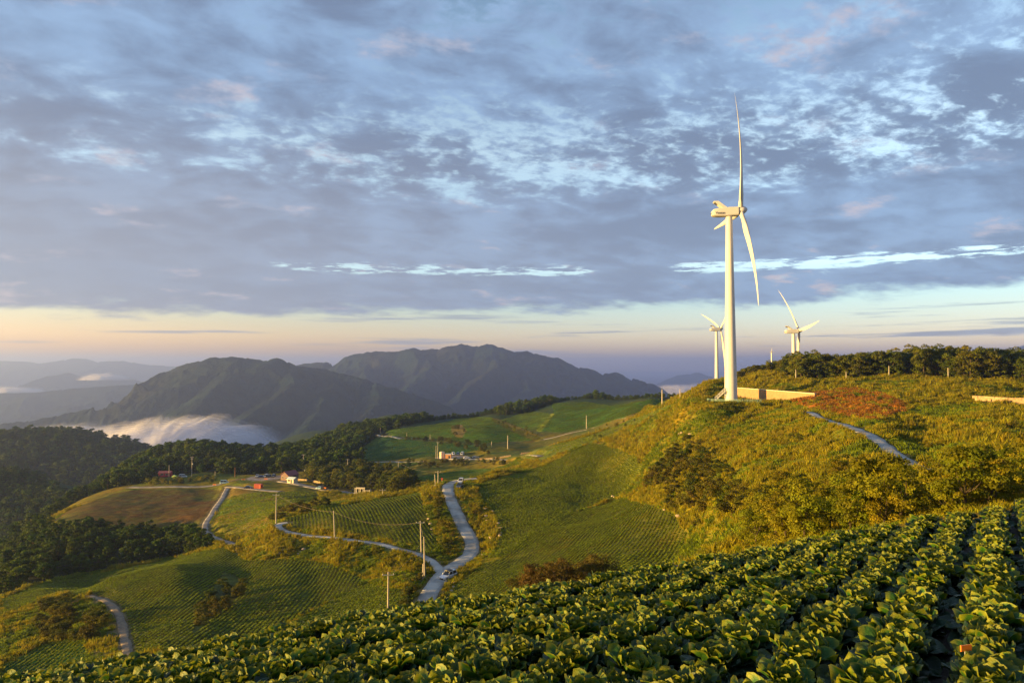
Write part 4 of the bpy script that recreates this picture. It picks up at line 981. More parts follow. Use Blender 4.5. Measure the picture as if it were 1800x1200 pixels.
def stuff(name, X, Y, rot, scl, var, protos, lab, kindlab='stuff', zoff=0.):
    """one object: many plants nobody could count, instanced on points"""
    Z = zt(X, Y)+zoff; me = bpy.data.meshes.new(name); n = len(X)
    me.vertices.add(n); me.vertices.foreach_set('co', np.stack([X, Y, Z], 1).astype(np.float32).ravel())
    a = me.attributes.new('rot', 'FLOAT_VECTOR', 'POINT'); a.data.foreach_set('vector', np.asarray(rot, np.float32).ravel())
    a = me.attributes.new('scl', 'FLOAT_VECTOR', 'POINT'); a.data.foreach_set('vector', np.asarray(scl, np.float32).ravel())
    a = me.attributes.new('var', 'INT', 'POINT'); a.data.foreach_set('value', np.asarray(var, np.int32).ravel())
    o = bpy.data.objects.new(name, me); link(o)
    ng = bpy.data.node_groups.new(name, 'GeometryNodeTree'); ng.interface.new_socket('Geometry', in_out='INPUT', socket_type='NodeSocketGeometry'); ng.interface.new_socket('Geometry', in_out='OUTPUT', socket_type='NodeSocketGeometry')
    N = ng.nodes; Lk = ng.links; gi = N.new('NodeGroupInput'); go = N.new('NodeGroupOutput'); jn = N.new('GeometryNodeJoinGeometry')
    def attr(nm, dt):
        q = N.new('GeometryNodeInputNamedAttribute'); q.data_type = dt; q.inputs['Name'].default_value = nm; return q.outputs['Attribute']
    ar, asc, av = attr('rot', 'FLOAT_VECTOR'), attr('scl', 'FLOAT_VECTOR'), attr('var', 'INT')
    for k, objs in enumerate(protos):
        cmp_ = N.new('FunctionNodeCompare'); cmp_.data_type = 'INT'; cmp_.operation = 'EQUAL'; Lk.new(av, cmp_.inputs[2]); cmp_.inputs[3].default_value = k
        for ob in objs:
            oi = N.new('GeometryNodeObjectInfo'); oi.inputs['Object'].default_value = ob; oi.inputs['As Instance'].default_value = True
            ip = N.new('GeometryNodeInstanceOnPoints'); Lk.new(gi.outputs[0], ip.inputs['Points']); Lk.new(cmp_.outputs[0], ip.inputs['Selection'])
            Lk.new(oi.outputs['Geometry'], ip.inputs['Instance']); Lk.new(ar, ip.inputs['Rotation']); Lk.new(asc, ip.inputs['Scale']); Lk.new(ip.outputs[0], jn.inputs[0])
    Lk.new(jn.outputs[0], go.inputs[0]); md = o.modifiers.new('scatter', 'NODES'); md.node_group = ng
    tag(o, lab, kind='stuff'); return o
def kids(root): return [c for c in root.children]

rng = np.random.default_rng(4)
# trees: nearest and largest are things of their own, the rest one wood
cand = []
STEP = {'A': 4.6, 'B': 6.2, 'D': 5., 'E': 6.5, 'F': 3.6, 'H1': 8.5, 'H2': 7.}
for k, poly in FOREST.items():
    x, y = jitter_points(poly, STEP[k], rng)
    if k == 'B':
        for pp in (FPOLY['F9'], FPOLY['F10'], P_BROWN, P_GRASS, FPOLY['F8']): q = ~inside(x, y, pp); x, y = x[q], y[q]
        q = ~(np.hypot(x-RED_P.x, y-RED_P.y) < 13); x, y = x[q], y[q]
    q = seen(x, y, 8., .01) & ~on_road(x, y, 3.5) & (np.abs(x/y) < .95); x, y = x[q], y[q]
    hh = {'A': .55, 'B': .9, 'D': .72, 'E': .7, 'F': .89, 'H1': 1.25, 'H2': 1.05}[k]
    for a, b in zip(x, y):
        s = hh*rng.uniform(.72, 1.2)
        if k == 'A' : s *= .8+.4*vnoise(np.array(a/12), np.array(b/12), 3)
        if k == 'E': s *= float(np.interp(a/b*1200+900, [700, 860, 890, 965, 985, 1030, 1040, 1065, 1075], [.8, .75, 1.25, 1.25, .6, .6, 1.1, 1.1, .6]))
        if k == 'F': s *= float(np.interp(a/b*1200+900, [1340, 1400, 1600], [.45, .9, 1.05]))
        cand.append((k, a, b, float(s)))
infr = [c for c in cand if abs(c[1]/c[2]) < .78]
infr.sort(key=lambda c: -c[3]/c[2])
SOLO = set((c[1], c[2]) for c in infr[:290])
TL = {'A': ('bushy dark tree in the hollow', 'trees in the hollow below the brown field'), 'B': ('dark green tree on the wooded ridge', 'trees on the wooded ridge'),
      'D': ('dark olive tree in the grove', 'trees in the grove by the village road'), 'E': ('dark skyline tree beyond the green fields', 'trees behind the far green fields'),
      'F': ('leafy tree in the hilltop row', 'trees in the hilltop row'), 'H1': ('tree on the far dark hill', 'trees on the far hill'), 'H2': ('tree on the dark knoll', 'trees on the dark knoll')}
rest = []; proto = {}
for c in cand:
    if (c[1], c[2]) in SOLO:
        T_ = TREES2 if c[0] in 'DF' else TREES
        r_ = plant(c[0], T_, rng, c[1], c[2], c[3], 'tree', TL[c[0]][0], 'tree', TL[c[0]][1])
        me = r_.children[0].data if r_.children[0].name.startswith('crown') else r_.children[1].data
        proto.setdefault(me.name, r_)
    else: rest.append(c)
pl = []
for me, tr in TREES+TREES2:
    if me.name in proto: pl.append([ch for ch in proto[me.name].children])
nA = sum(1 for me, tr in TREES if me.name in proto)
if rest:
    X = np.array([c[1] for c in rest]); Y = np.array([c[2] for c in rest]); S = np.array([c[3] for c in rest]); n = len(X)
    rot = np.zeros((n, 3)); rot[:, 2] = rng.uniform(0, 6.28, n)
    far = np.array([c[0] in 'DF' for c in rest]); var = np.where(far & (len(pl) > nA), rng.integers(nA, max(len(pl), nA+1), n), rng.integers(0, max(nA, 1), n))
    scl = np.stack([S*rng.uniform(.9, 1.2, n), S*rng.uniform(.9, 1.2, n), S*rng.uniform(.85, 1.1, n)], 1)
    stuff('woodland', X, Y, rot, scl, var, pl, 'dark green woodland covering the ridges and hollows behind the fields', zoff=-.3)
print('trees', len(cand), 'solo', len(SOLO), 'protos', len(pl), nA)

# bushes on the slopes
BS = []
def bushes(spec, protos, nm, lab, group, rr_, cat='bush', smin=.8, smax=1.4, names=('foliage', 'stem'), sz=None):
    for (x, y) in spec: BS.append((x, y, rr_.uniform(smin, smax), protos, lab, group))
def poly_pts(poly, n, rr_):
    x0, y0 = poly.min(0); x1, y1 = poly.max(0); out = []; tries = 0
    while len(out) < n and tries < 20000:
        tries += 1; x = rr_.uniform(x0, x1); y = rr_.uniform(y0, y1)
        if inside(np.array([x]), np.array([y]), poly)[0] and not on_road(np.array([x]), np.array([y]), 1.5)[0]: out.append((x, y))
    return out
rb = np.random.default_rng(8)
PB1 = pxY_poly('1300 62,1400 44,1500 38,1620 36,1760 34,1860 36,1860 60,1700 62,1640 70,1560 66,1480 84,1400 90,1330 85')
b1 = bushes(poly_pts(PB1, 170, rb), BUSH, 'bush', 'yellow green feathery bush beyond the cabbages', 'feathery bushes beyond the cabbages', rb, smin=.7, smax=1.55)
PB2 = img_poly('1130 855,1150 830,1180 790,1200 770,1240 765,1235 800,1260 820,1300 850,1310 900,1260 940,1230 935,1190 900,1150 880')
b2 = bushes(poly_pts(PB2, 70, rb), BUSHD, 'bush', 'dark bush in the slope thicket', 'dark bushes on the slope below the turbine', rb, smin=.9, smax=1.8)
PB3 = pxY_poly('868 62,905 58,950 56,1010 56,1060 58,1075 64,1040 70,950 72,880 70')
b3 = bushes(poly_pts(PB3, 26, rb), BUSHR, 'bush', 'russet bush poking up behind the cabbage crest', 'russet bushes behind the cabbage rows', rb, smin=.9, smax=1.35)
b4 = bushes(poly_pts(P_CLUMP, 12, rb), BUSHD, 'bush', 'bush in the pointed scrub island', 'bushes in the scrub island', rb, smin=.9, smax=1.7)
b5 = bushes(poly_pts(img_poly('60 1115,80 1065,150 1055,195 1075,205 1110,150 1130,90 1125'), 34, rb), BUSHD, 'bush', 'bush in the thicket by the track', 'bushes beside the dirt track', rb, smin=.8, smax=1.5)
b6 = bushes(poly_pts(img_poly('470 905,500 895,560 885,575 890,560 905,510 912,500 920,480 918'), 15, rb), BUSHD, 'bush', 'dark bush at the tip of the striped field', 'dark bushes above the hairpin', rb, smin=1., smax=1.8)
b7 = bushes(poly_pts(P_CLUMP2, 7, rb), BUSHD, 'bush', 'bush in the small round island of the far field', 'bushes in the round island', rb, smin=1.1, smax=1.8)
hedge = img_poly('700 771,760 772,800 776,850 782,870 790,860 800,820 792,780 782,720 776')
b8 = bushes(poly_pts(hedge, 34, rb), BUSHD, 'bush', 'bush in the hedge between far fields', 'bushes of the hedge between the far fields', rb, smin=.9, smax=1.9)
hedge2 = img_poly('720 812,800 810,900 808,930 812,860 820,760 822,700 822')
b9 = bushes(poly_pts(hedge2, 40, rb), BUSHD, 'bush', 'bush on the bank below the gravel road', 'bushes on the bank below the gravel road', rb, smin=.7, smax=1.4)
bushes(poly_pts(P_BANKF, 16, rb), BUSHD+BUSH, 'bush', 'bush on the bank between two far fields', 'bushes on the far bank', rb, smin=.6, smax=1.3)
bank = img_poly('748 868,780 880,790 900,812 935,822 960,800 990,770 970,768 930,758 900')
b10 = bushes(poly_pts(bank, 34, rb), BUSHD+BUSH, 'bush', 'bush on the bank of the striped field', 'bushes on the bank of the striped field', rb, smin=.6, smax=1.1)
bank2 = img_poly('705 1075,720 1040,740 1010,735 1060,722 1090')
b11 = bushes(poly_pts(img_poly('690 1095,705 1055,722 1040,745 1010,752 1020,735 1050,722 1080'), 12, rb), BUSHD, 'bush', 'bush on the bank by the lowest road stretch', 'bushes by the lowest road stretch', rb, smin=.6, smax=1.)
b12 = bushes(poly_pts(img_poly('820 860,830 880,850 900,868 925,870 950,850 950,835 925,820 900,805 870'), 20, rb), BUSH, 'bush', 'leafy bush on the stony road bank', 'bushes on the stony road bank', rb, smin=.5, smax=.9)
bushes(poly_pts(img_poly('240 853,300 852,350 850,395 848,400 842,360 842,320 843,270 845,245 846'), 46, rb), BUSHD+BUSH, 'bush', 'bush in the hedge below the red house', 'hedge bushes below the red house', rb, smin=.8, smax=1.5)
bushes(poly_pts(img_poly('690 870,700 845,740 835,750 860,730 868'), 14, rb), BUSHD, 'bush', 'bush beside the grove above the striped field', 'bushes above the striped field', rb, smin=.8, smax=1.3)
FLAT = [(x, y) for (x, y) in poly_pts(img_poly('1040 750,1100 735,1180 700,1160 735,1090 760,1045 772'), 14, rb)]
b13 = bushes(FLAT, BUSHD, 'bush', 'bush along the rim above the big cabbage field', 'bushes along the rim', rb, smin=.5, smax=.9)
b14 = bushes(poly_pts(img_poly('640 960,700 975,745 995,735 1010,690 1000,640 985,600 965'), 26, rb), BUSH, 'bush', 'golden bush on the bank below the narrow lane', 'golden bushes below the lane', rb, smin=.45, smax=.8)
P_HILL = pxY_poly('1080 290,1130 215,1200 150,1260 110,1320 80,1420 60,1600 45,1800 45,1850 60,1850 220,1700 235,1500 250,1420 205,1300 225,1180 290')
pts_ = poly_pts(P_HILL, 90, rb)
b15 = bushes(pts_, BUSHD+BUSH, 'bush', 'low scattered bush on the golden hillside', 'scattered low bushes on the golden hillside', rb, smin=.35, smax=.8)

BS = [b for b in BS if seen(np.array([b[0]]), np.array([b[1]]), 1.5, .005)[0] and abs(b[0]/b[1]) < .8]
BS.sort(key=lambda b: -b[2]/b[1]); bp = {}; brest = BS[285:]
for (x, y, sc_, pr, lab, grp) in BS[:285]:
    r_ = plant('b', pr, rb, x, y, sc_, 'bush', lab, 'bush', grp, ('foliage', 'stem'))
    bp.setdefault(r_.children[0].data.name, r_)
allb = [t for t in BUSH+BUSHD+BUSHR if t[0].name in bp or t[1].name in bp]
if brest:
    ids = []
    for b in brest:
        c_ = [k for k, t in enumerate(allb) if any(t[0] is p[0] for p in b[3])]
        ids.append(c_[rb.integers(len(c_))] if c_ else 0)
    pr = [list((bp.get(t[0].name) or bp.get(t[1].name)).children) for t in allb]
    n = len(brest); rot = np.zeros((n, 3)); rot[:, 2] = rb.uniform(0, 6.28, n); ss = np.array([b[2] for b in brest])
    stuff('scrub', np.array([b[0] for b in brest]), np.array([b[1] for b in brest]), rot, np.stack([ss, ss, ss*rb.uniform(.85, 1.1, n)], 1), ids, pr, 'low distant scrub dotted over the slopes and banks', zoff=-.05)
print('bushes', len(BS))

# grass and weeds
def tuft(seed, mat, n, h, w, spread, lean=.35, leaf=False):
    r_ = np.random.default_rng(seed); V = []; F = []; T = []
    for k in range(n):
        a = r_.uniform(0, 6.28); d = spread*math.sqrt(r_.uniform(0, 1)); b = np.array([math.cos(a)*d, math.sin(a)*d, -.05]); hh = h*r_.uniform(.55, 1.15)
        a2 = r_.uniform(0, 6.28); ln = np.array([math.cos(a2), math.sin(a2), 0])*hh*lean*r_.uniform(.3, 1.3); sd = np.array([-math.sin(a2+1), math.cos(a2+1), 0])*w*r_.uniform(.7, 1.3)
        i = len(V); V += [b-sd*.5, b+sd*.5, b+ln*.35+[0, 0, hh*.6]+sd, b+ln*.35+[0, 0, hh*.6]-sd, b+ln+[0, 0, hh]]
        F += [(i, i+1, i+2), (i, i+2, i+3), (i+3, i+2, i+4)]; t_ = r_.uniform(.75, 1.25); T += [[t_]*3]*5
        if leaf:
            for q in range(3):
                z = hh*r_.uniform(.3, 1.); c = b+ln*(z/hh)**2+[0, 0, z]; aa = r_.uniform(0, 6.28); e = np.array([math.cos(aa), math.sin(aa), .25])*w*3.5; s2 = np.array([-math.sin(aa), math.cos(aa), 0])*w*1.4
                i = len(V); V += [c, c+e*.5+s2, c+e, c+e*.5-s2]; F += [(i, i+1, i+2), (i, i+2, i+3)]; T += [[t_]*3]*4
    return np_mesh('blades', np.array(V), None, np.array(F), mats=[mat], col=np.array(T))
TU = [tuft(1, M_GRASS, 26, .62, .035, .42), tuft(2, M_GRASS, 22, .8, .04, .4, .3, True), tuft(3, M_GRASSG, 22, .6, .05, .42, .4, True), tuft(4, M_GRASSG, 26, .42, .045, .45), tuft(5, M_GRASSR, 24, .55, .04, .45, .35, True), tuft(6, M_GRASS, 18, 1.1, .045, .35, .22, True)]
def single(mesh, x, y, name, lab, cat, s=1.):
    o = bpy.data.objects.new(name, mesh); link(o); o.location = (x, y, float(zt(x, y))); o.scale = (s, s, s); tag(o, lab, cat); return o
q = [at(1350, 130), at(1420, 120), at(1260, 125), at(1480, 128), at(1470, 195), at(1700, 75)]
tl = ['golden grass tuft on the slope below the path', 'tall golden weed tuft above the feathery bushes', 'green weed tuft on the slope above the cabbage field edge', 'short green tuft beside the concrete path', 'red brown weed tuft on the russet patch', 'tall yellow weed below the pale block wall']
TO = [single(TU[i], q[i].x, q[i].y, 'grass_tuft' if i not in (1, 2, 4, 5) else 'weed', tl[i], 'grass' if i not in (1, 2, 4, 5) else 'weed') for i in range(6)]
def field_mask(X, Y):
    m = np.zeros(X.shape, bool)
    for k, p in FPOLY.items(): m |= inside(X, Y, p)
    return m
n = 250000; yy = np.sqrt(rng.uniform(26.**2, 345.**2, n)); xx = rng.uniform(-.8, .86, n)*yy
q = seen(xx, yy, 1.); xx, yy = xx[q], yy[q]
q = ~field_mask(xx, yy) & ~forest_mask(xx, yy); xx, yy = xx[q], yy[q]
q = ~((yy < 48) & (xx/yy < .3)) & ~on_road(xx, yy, .6) & ~inside(xx, yy, P_BROWN)
yt = yy; wallX = np.interp(yy, [211, 253], [WTOP[-1].x, WTOP[0].x]); q &= ~((yy > 209) & (yy < 256) & (np.abs(xx-wallX) < 1.2))
xx, yy = xx[q], yy[q]
gn = fbm(xx/9, yy/9, 4, 21); gn2 = fbm(xx/3.5, yy/3.5, 3, 33); red = inside(xx, yy, P_RED) & (gn2 > -.25); gr = inside(xx, yy, P_GRASS) | inside(xx, yy, P_STRIP)
q = rng.uniform(size=len(xx)) < np.where(gr, .35, np.clip(.75+gn2, .3, 1)); xx, yy, gn, gn2, red, gr = [a[q] for a in (xx, yy, gn, gn2, red, gr)]
n = len(xx); u1 = rng.uniform(size=n)
var = np.where(red, 4, np.where(gr, 3, np.where(gn+.5*(u1-.5) > .12, np.where(u1 < .5, 2, 3), np.where(u1 < .45, 0, np.where(u1 < .8, 1, 5)))))
rot = np.zeros((n, 3)); rot[:, 2] = rng.uniform(0, 6.28, n); rot[:, 0] = rng.normal(0, .12, n)
s = rng.uniform(.55, 1.25, n)*(1+.45*gn2)*np.where(gr, .5, 1.)*np.where(yy > 200, 1.25, 1.)*np.where(yy < 60, .6, 1.)*np.where(yy < 36, .6, 1.); scl = np.stack([s*1.25, s*1.25, s], 1)
stuff('hillside_grass', xx, yy, rot, scl, var, [[o] for o in TO], 'golden grass and weeds covering the banks and hillsides'); print('grass', n)

# crops of the valley fields, row by row
def crop_mesh(seed, mat, n=11, r=.3, h=.3):
    r_ = np.random.default_rng(seed); V = []; F = []; T = []
    for k in range(n):
        a = k*2.4+r_.uniform(-.3, .3); f = k/n; el_ = R(70-55*f); e = np.array([math.cos(a)*math.cos(el_), math.sin(a)*math.cos(el_), math.sin(el_)])*r*r_.uniform(.8, 1.1)*(.9+.4*f); s_ = np.array([-math.sin(a), math.cos(a), 0])*r*.38
        i = len(V); V += [np.array([0, 0, 0.])-s_*.3, s_*.3, e*.65+s_+[0, 0, .03], e*.65-s_+[0, 0, .03], e+s_*.5+[0, 0, -.02], e-s_*.5+[0, 0, -.02]]
        F += [(i, i+1, i+2, i+3), (i+3, i+2, i+4, i+5)]; T += [[r_.uniform(.8, 1.2)]*3]*6
    return np_mesh('leaves', np.array(V), np.array(F), mats=[mat], col=np.array(T))
CR = [crop_mesh(1, M_CROP), crop_mesh(2, M_CROP, 9, .34), crop_mesh(3, M_CROPP, 10, .3)]
qs = [(560, 1040, 'field_cabbage', 'young cabbage plant in the striped lower field'), (650, 900, 'field_cabbage', 'young cabbage plant in the striped triangular field'), (1000, 860, 'field_cabbage', 'pale yellowing cabbage in the big speckled field')]
CO = []
for me, (a, b, nm, lab) in zip(CR, qs):
    g = hit3(a, b); CO.append(single(me, g.x, g.y, nm, lab, 'cabbage'))
AX, AY, AR, AS, AV = [], [], [], [], []
for k, (ps, (x0, y0, x1, y1), sp) in FIELDS.items():
    p0 = np.array(hit(x0, y0)); p1 = np.array(hit(x1, y1)); d = p1-p0; d /= np.linalg.norm(d); nrm = np.array([-d[1], d[0]]); poly = FPOLY[k]
    Cn = poly.mean(0); e = poly-Cn; tm = np.abs(e@d).max()+2; sm = np.abs(e@nrm).max()+2
    dense = k in ('F1', 'F5'); along = .55 if k in ('F2', 'F3', 'F4', 'F14') else (.62 if dense else 1.1)
    ss = np.arange(-sm, sm, sp*(.82 if dense else 1.)); tt = np.arange(-tm, tm, along); S_, T_ = np.meshgrid(ss, tt)
    S_ = S_+.8*fbm(T_/40+3, S_/60, 2, 5)+rng.normal(0, .12 if dense else .05, S_.shape); T_ = T_+rng.uniform(-.15, .15, T_.shape)
    X = (Cn[0]+T_*d[0]+S_*nrm[0]).ravel(); Y = (Cn[1]+T_*d[1]+S_*nrm[1]).ravel()
    q = inside(X, Y, poly); X, Y = X[q], Y[q]; q = seen(X, Y, .5); X, Y = X[q], Y[q]; q = ~on_road(X, Y, .6); X, Y = X[q], Y[q]
    q = ~inside(X, Y, P_CLUMP) & ~inside(X, Y, P_CLUMP2); X, Y = X[q], Y[q]; n = len(X)
    q = rng.uniform(size=n) < np.clip(1.12+.55*fbm(X/11, Y/11, 4, 61), .35, .985); X, Y = X[q], Y[q]; n = len(X)
    big_ = 1. if sp < 1.2 else sp*.85
    sc = rng.uniform(.8, 1.2, n)*big_*(1.15 if dense else 1.05)*(1+.4*fbm(X/9, Y/9, 4, 12)); u_ = rng.uniform(size=n)
    AX.append(X); AY.append(Y); r3 = np.zeros((n, 3)); r3[:, 2] = rng.uniform(0, 6.28, n); AR.append(r3); AS.append(np.stack([sc, sc, sc*(1.1 if sp < 1.2 else .7)], 1)); AV.append(np.where(u_ < (.035 if dense else .008), 2, np.where(u_ < .55, 0, 1)))
    print(k, n)
stuff('crop_rows', np.concatenate(AX), np.concatenate(AY), np.concatenate(AR), np.concatenate(AS), np.concatenate(AV), [[o] for o in CO], 'rows of cabbages striping the fields of the valley')
# ------------------------------------------------------------------ the cabbage field in front
def cabbage_mat(name, c_in, c_vein, trans, rough, bump, rim_sun):
    m, t, b, o = new_mat(name)
    uv = t.node('ShaderNodeSeparateXYZ', ins={0: t.node('ShaderNodeTexCoord').outputs['UV']}); u, v = uv.outputs[0], uv.outputs[1]
    du = t.math('ABSOLUTE', t.math('SUBTRACT', u, .5))
    mid = t.maprange(t.math('SUBTRACT', du, t.math('MULTIPLY', t.math('SUBTRACT', 1., v), .06)), 0, .035, 1, 0)
    ph = t.math('SUBTRACT', t.math('MULTIPLY', v, 9.), t.math('MULTIPLY', du, 11.)); w_ = t.math('ABSOLUTE', t.math('SUBTRACT', t.math('FRACT', ph), .5))
    lat = t.math('MULTIPLY', t.maprange(w_, 0, .07, 1, 0), .55)
    vein = t.math('MAXIMUM', mid, lat, clamp=True)
    ob = t.node('ShaderNodeObjectInfo').outputs['Random']
    at = t.node('ShaderNodeAttribute', attribute_name='tint').outputs['Color']
    tc = t.node('ShaderNodeTexCoord').outputs['Object']; n = t.noise(tc, 14., 4, .6)
    c = t.mix(t.maprange(n, .35, .65, 0, 1), c_in, tuple(x*y for x, y in zip(c_in, (.75, .85, .8))))
    rim = t.math('MAXIMUM', t.maprange(v, .86, 1., 0, 1), t.maprange(du, .43, .5, 0, .8)); c = t.mix(t.math('MULTIPLY', rim, rim_sun), c, (.38, .32, .01))  # paler leaf rim, with the sunlit gold of the tips painted into its colour
    c = t.mix(t.math('MULTIPLY', vein, .6), c, c_vein); c = t.mix(1., c, at, 'MULTIPLY')
    k = t.maprange(ob, 0, 1, .8, 1.2, False); c = t.mix(1., c, t.node('ShaderNodeCombineColor', ins={0: k, 1: k, 2: k}), 'MULTIPLY')
    t.put(b.inputs['Base Color'], c); b.inputs['Roughness'].default_value = rough; b.inputs['Specular IOR Level'].default_value = .35
    h = t.math('SUBTRACT', t.noise(tc, 38., 4, .6), t.math('MULTIPLY', vein, .5))
    t.put(b.inputs['Normal'], t.node('ShaderNodeBump', ins={'Strength': bump, 'Distance': .012, 'Height': h}))
    tr = t.node('ShaderNodeBsdfTranslucent', ins={'Color': t.mix(1., c, (1.5, 1.35, .5), 'MULTIPLY')})
    t.l.new(t.node('ShaderNodeMixShader', ins={0: trans, 1: b.outputs[0], 2: tr.outputs[0]}).outputs[0], o.inputs[0]); return m
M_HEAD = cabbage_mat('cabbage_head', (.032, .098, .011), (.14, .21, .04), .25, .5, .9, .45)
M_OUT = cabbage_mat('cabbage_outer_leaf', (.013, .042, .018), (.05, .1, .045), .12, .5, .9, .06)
def leaf(L_, W_, base_el, curl, cup, ruf, az_, r0, z0, rr_, nu=13, nv=15):
    """one leaf: rises at base_el and bends over by curl; cupped, puckered, with a frilled rim"""
    V = []; UV = []
    p = np.array([r0, z0]); el_ = base_el; ph1, ph2, ph3 = rr_.uniform(0, 6.28, 3); pts_ = []
    for j in range(nv):
        f = j/(nv-1); pts_.append((p.copy(), el_)); el_ = base_el-curl*(f**2.2); p = p+np.array([math.cos(el_), math.sin(el_)])*L_/(nv-1)
    ca, sa = math.cos(az_), math.sin(az_)
    for j, (q, e) in enumerate(pts_):
        f = j/(nv-1)
        wd = W_*((.3+.7*math.sin(min(1., f/.6)*math.pi*.5)) if f < .6 else max(.0, 1-((f-.6)/.43)**3.2)**.5)
        for i in range(nu):
            u = (i/(nu-1)-.5)*2; edge = max(abs(u)**3, f**6)
            x = u*wd/2; up = cup*W_*(u*u)*(.5+.3*f)-.12*W_*max(0., abs(u)-.7)*f
            s_ = u*4.5+(f*9 if abs(u) > .3 else f*4)
            phi = math.atan2(u*.8, f-.45); edge = max(abs(u)**2.5, f**5)
            rf = ruf*W_*edge*(.25+.75*f)*(math.sin(phi*6+ph1)+.55*math.sin(phi*11+ph2))
            rf += .012*math.sin(f*12+ph3)*math.cos(u*5+ph1)*min(1, f*3)
            n = up+rf; r = q[0]-math.sin(e)*n; z = q[1]+math.cos(e)*n
            V.append((r*ca-x*sa, r*sa+x*ca, z)); UV.append((i/(nu-1), f))
    return V, UV, grid_faces(nv, nu)
def leaves(name, spec, mat, rr_):
    V, UV, F, T = [], [], [], []
    for sp_ in spec:
        v, uv, f = leaf(*sp_, rr_); F.append(f+len(V)); V += v; UV += uv; T += [[rr_.uniform(.8, 1.2)*1., rr_.uniform(.95, 1.05), 1.]]*0+[[(k_ := rr_.uniform(.8, 1.2)), k_*rr_.uniform(.97, 1.03), k_]]*len(v)
    me = np_mesh(name, np.array(V), np.concatenate(F), mats=[mat], smooth=True, uv=UV, col=np.array(T)); return me
CAB = []
for s_ in range(6):
    r_ = np.random.default_rng(900+s_); hd = []; ou = []
    for k in range(16):
        f = k/15; a = k*2.39996+r_.uniform(-.2, .2)
        hd.append((.25+.09*f*r_.uniform(.8, 1.1), .15+.09*f, R(90-20*f), R(12+80*f)*r_.uniform(.7, 1.3), .3, .055+.03*f, a, .006+.04*f, .03))
    for k in range(11):
        f = k/10; a = k*2.39996+r_.uniform(-.25, .25)+1
        ou.append((.3+.05*r_.uniform(-1, 1), .27*r_.uniform(.85, 1.15), R(66-48*f), R(55+40*f)*r_.uniform(.5, 1.3), .16, .07, a, .04, .03))
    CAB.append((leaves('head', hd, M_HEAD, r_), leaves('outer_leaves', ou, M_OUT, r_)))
rc = np.random.default_rng(31)
v0 = np.array([(1750-900)/1200, 1.]); v0 /= np.linalg.norm(v0); nn = np.array([-v0[1], v0[0]])
PX, PY, RO, RW, RJ = [], [], [], [], []
SP = .9
for i in range(-70, 60):
    for j in range(-60, 120):
        t_ = j*.45+(i % 2)*.2; x = nn[0]*(i*SP+.12)+v0[0]*t_+.02; y = nn[1]*(i*SP+.12)+v0[1]*t_
        x += rc.normal(0, .035); y += rc.normal(0, .035)
        if y < 1.5 or y > 34 or abs(x/y) > .95: continue
        e = float(edgeY(x/y))+.6*float(vnoise(np.array(x*.7), np.array(y*.7), 2))
        if y > e+3.1 or rc.uniform() < .01: continue
        PX.append(x); PY.append(y); RO.append(rc.uniform(0, 6.28)); RW.append(i); RJ.append(t_)
PX = np.array(PX); PY = np.array(PY); RO = np.array(RO); RW = np.array(RW); RJ = np.array(RJ); PZ = ground_raw(PX, PY)+.05*fbm(PX*1.3, PY*1.3, 3, 8)
# only what can be seen or throws shade into view
inf = (np.abs(PX/PY) < .80) & (PZ/PY > -.62); D_ = np.hypot(PX, PY)
order = np.argsort(np.where(inf & (PZ/PY+.35/PY > -.53), D_, 1e6+D_)); n_c = len(order)
SC = 1.3*rc.uniform(.84, 1.2, n_c)*(1+.1*fbm(PX/3, PY/3, 2, 44)); print('cabbages', n_c, inf.sum())
ORD = ['the same', 'the next', 'the second', 'the third', 'the fourth', 'the fifth', 'the sixth', 'the seventh', 'the eighth', 'the ninth', 'the tenth']
_u, _v = p2uv(1698, 1138); TX = float(_u)*6.9; TAGI = int(RW[np.argmin((PX-TX)**2+(PY-6.9)**2)]); TAGJ = float(RJ[np.argmin((PX-TX)**2+(PY-6.9)**2)])
def cab_label(i, j, s):
    di = i-TAGI; row = ORD[min(abs(di), 10)]+' row'+('' if di == 0 else (' downhill' if di > 0 else ' uphill'))
    dj = j-TAGJ; along = 'level' if abs(dj) < .3 else ('slightly nearer' if -1.2 < dj < 0 else ('much nearer' if dj <= 0 else ('just beyond' if dj < 1.5 else ('farther on' if dj < 4 else 'far up'))))
    return ('big ' if s > 1.45 else '')+'leafy cabbage in '+row+' from the orange tag, '+along
KS = []; pr5 = [None]*6
for a_, k in enumerate(order[:295]):
    v_ = int(rc.integers(6)); root = empty('cabbage', (PX[k], PY[k], PZ[k]), RO[k], SC[k]); root.rotation_euler = (rc.normal(0, .07), rc.normal(0, .07), RO[k])
    ch = []
    for me, nm in zip(CAB[v_], ('head', 'outer_leaves')): o = bpy.data.objects.new(nm, me); link(o); o.parent = root; ch.append(o)
    if pr5[v_] is None: pr5[v_] = ch
    tag(root, cab_label(int(RW[k]), float(RJ[k]), float(SC[k])), 'cabbage', 'cabbages in the nearest rows')
r_ = order[295:]; r_ = r_[D_[r_] < 60]; n = len(r_); rot = np.stack([rc.normal(0, .08, n), rc.normal(0, .08, n), RO[r_]], 1)
_zt = zt
def zt(X, Y): return ground_raw(X, Y)+.05*fbm(X*1.3, Y*1.3, 3, 8)
stuff('cabbage_rows', PX[r_], PY[r_], rot, np.repeat(SC[r_][:, None], 3, 1), rc.integers(0, 6, n), pr5, 'farther rows of cabbages running up to the crest of the field')
zt = _zt
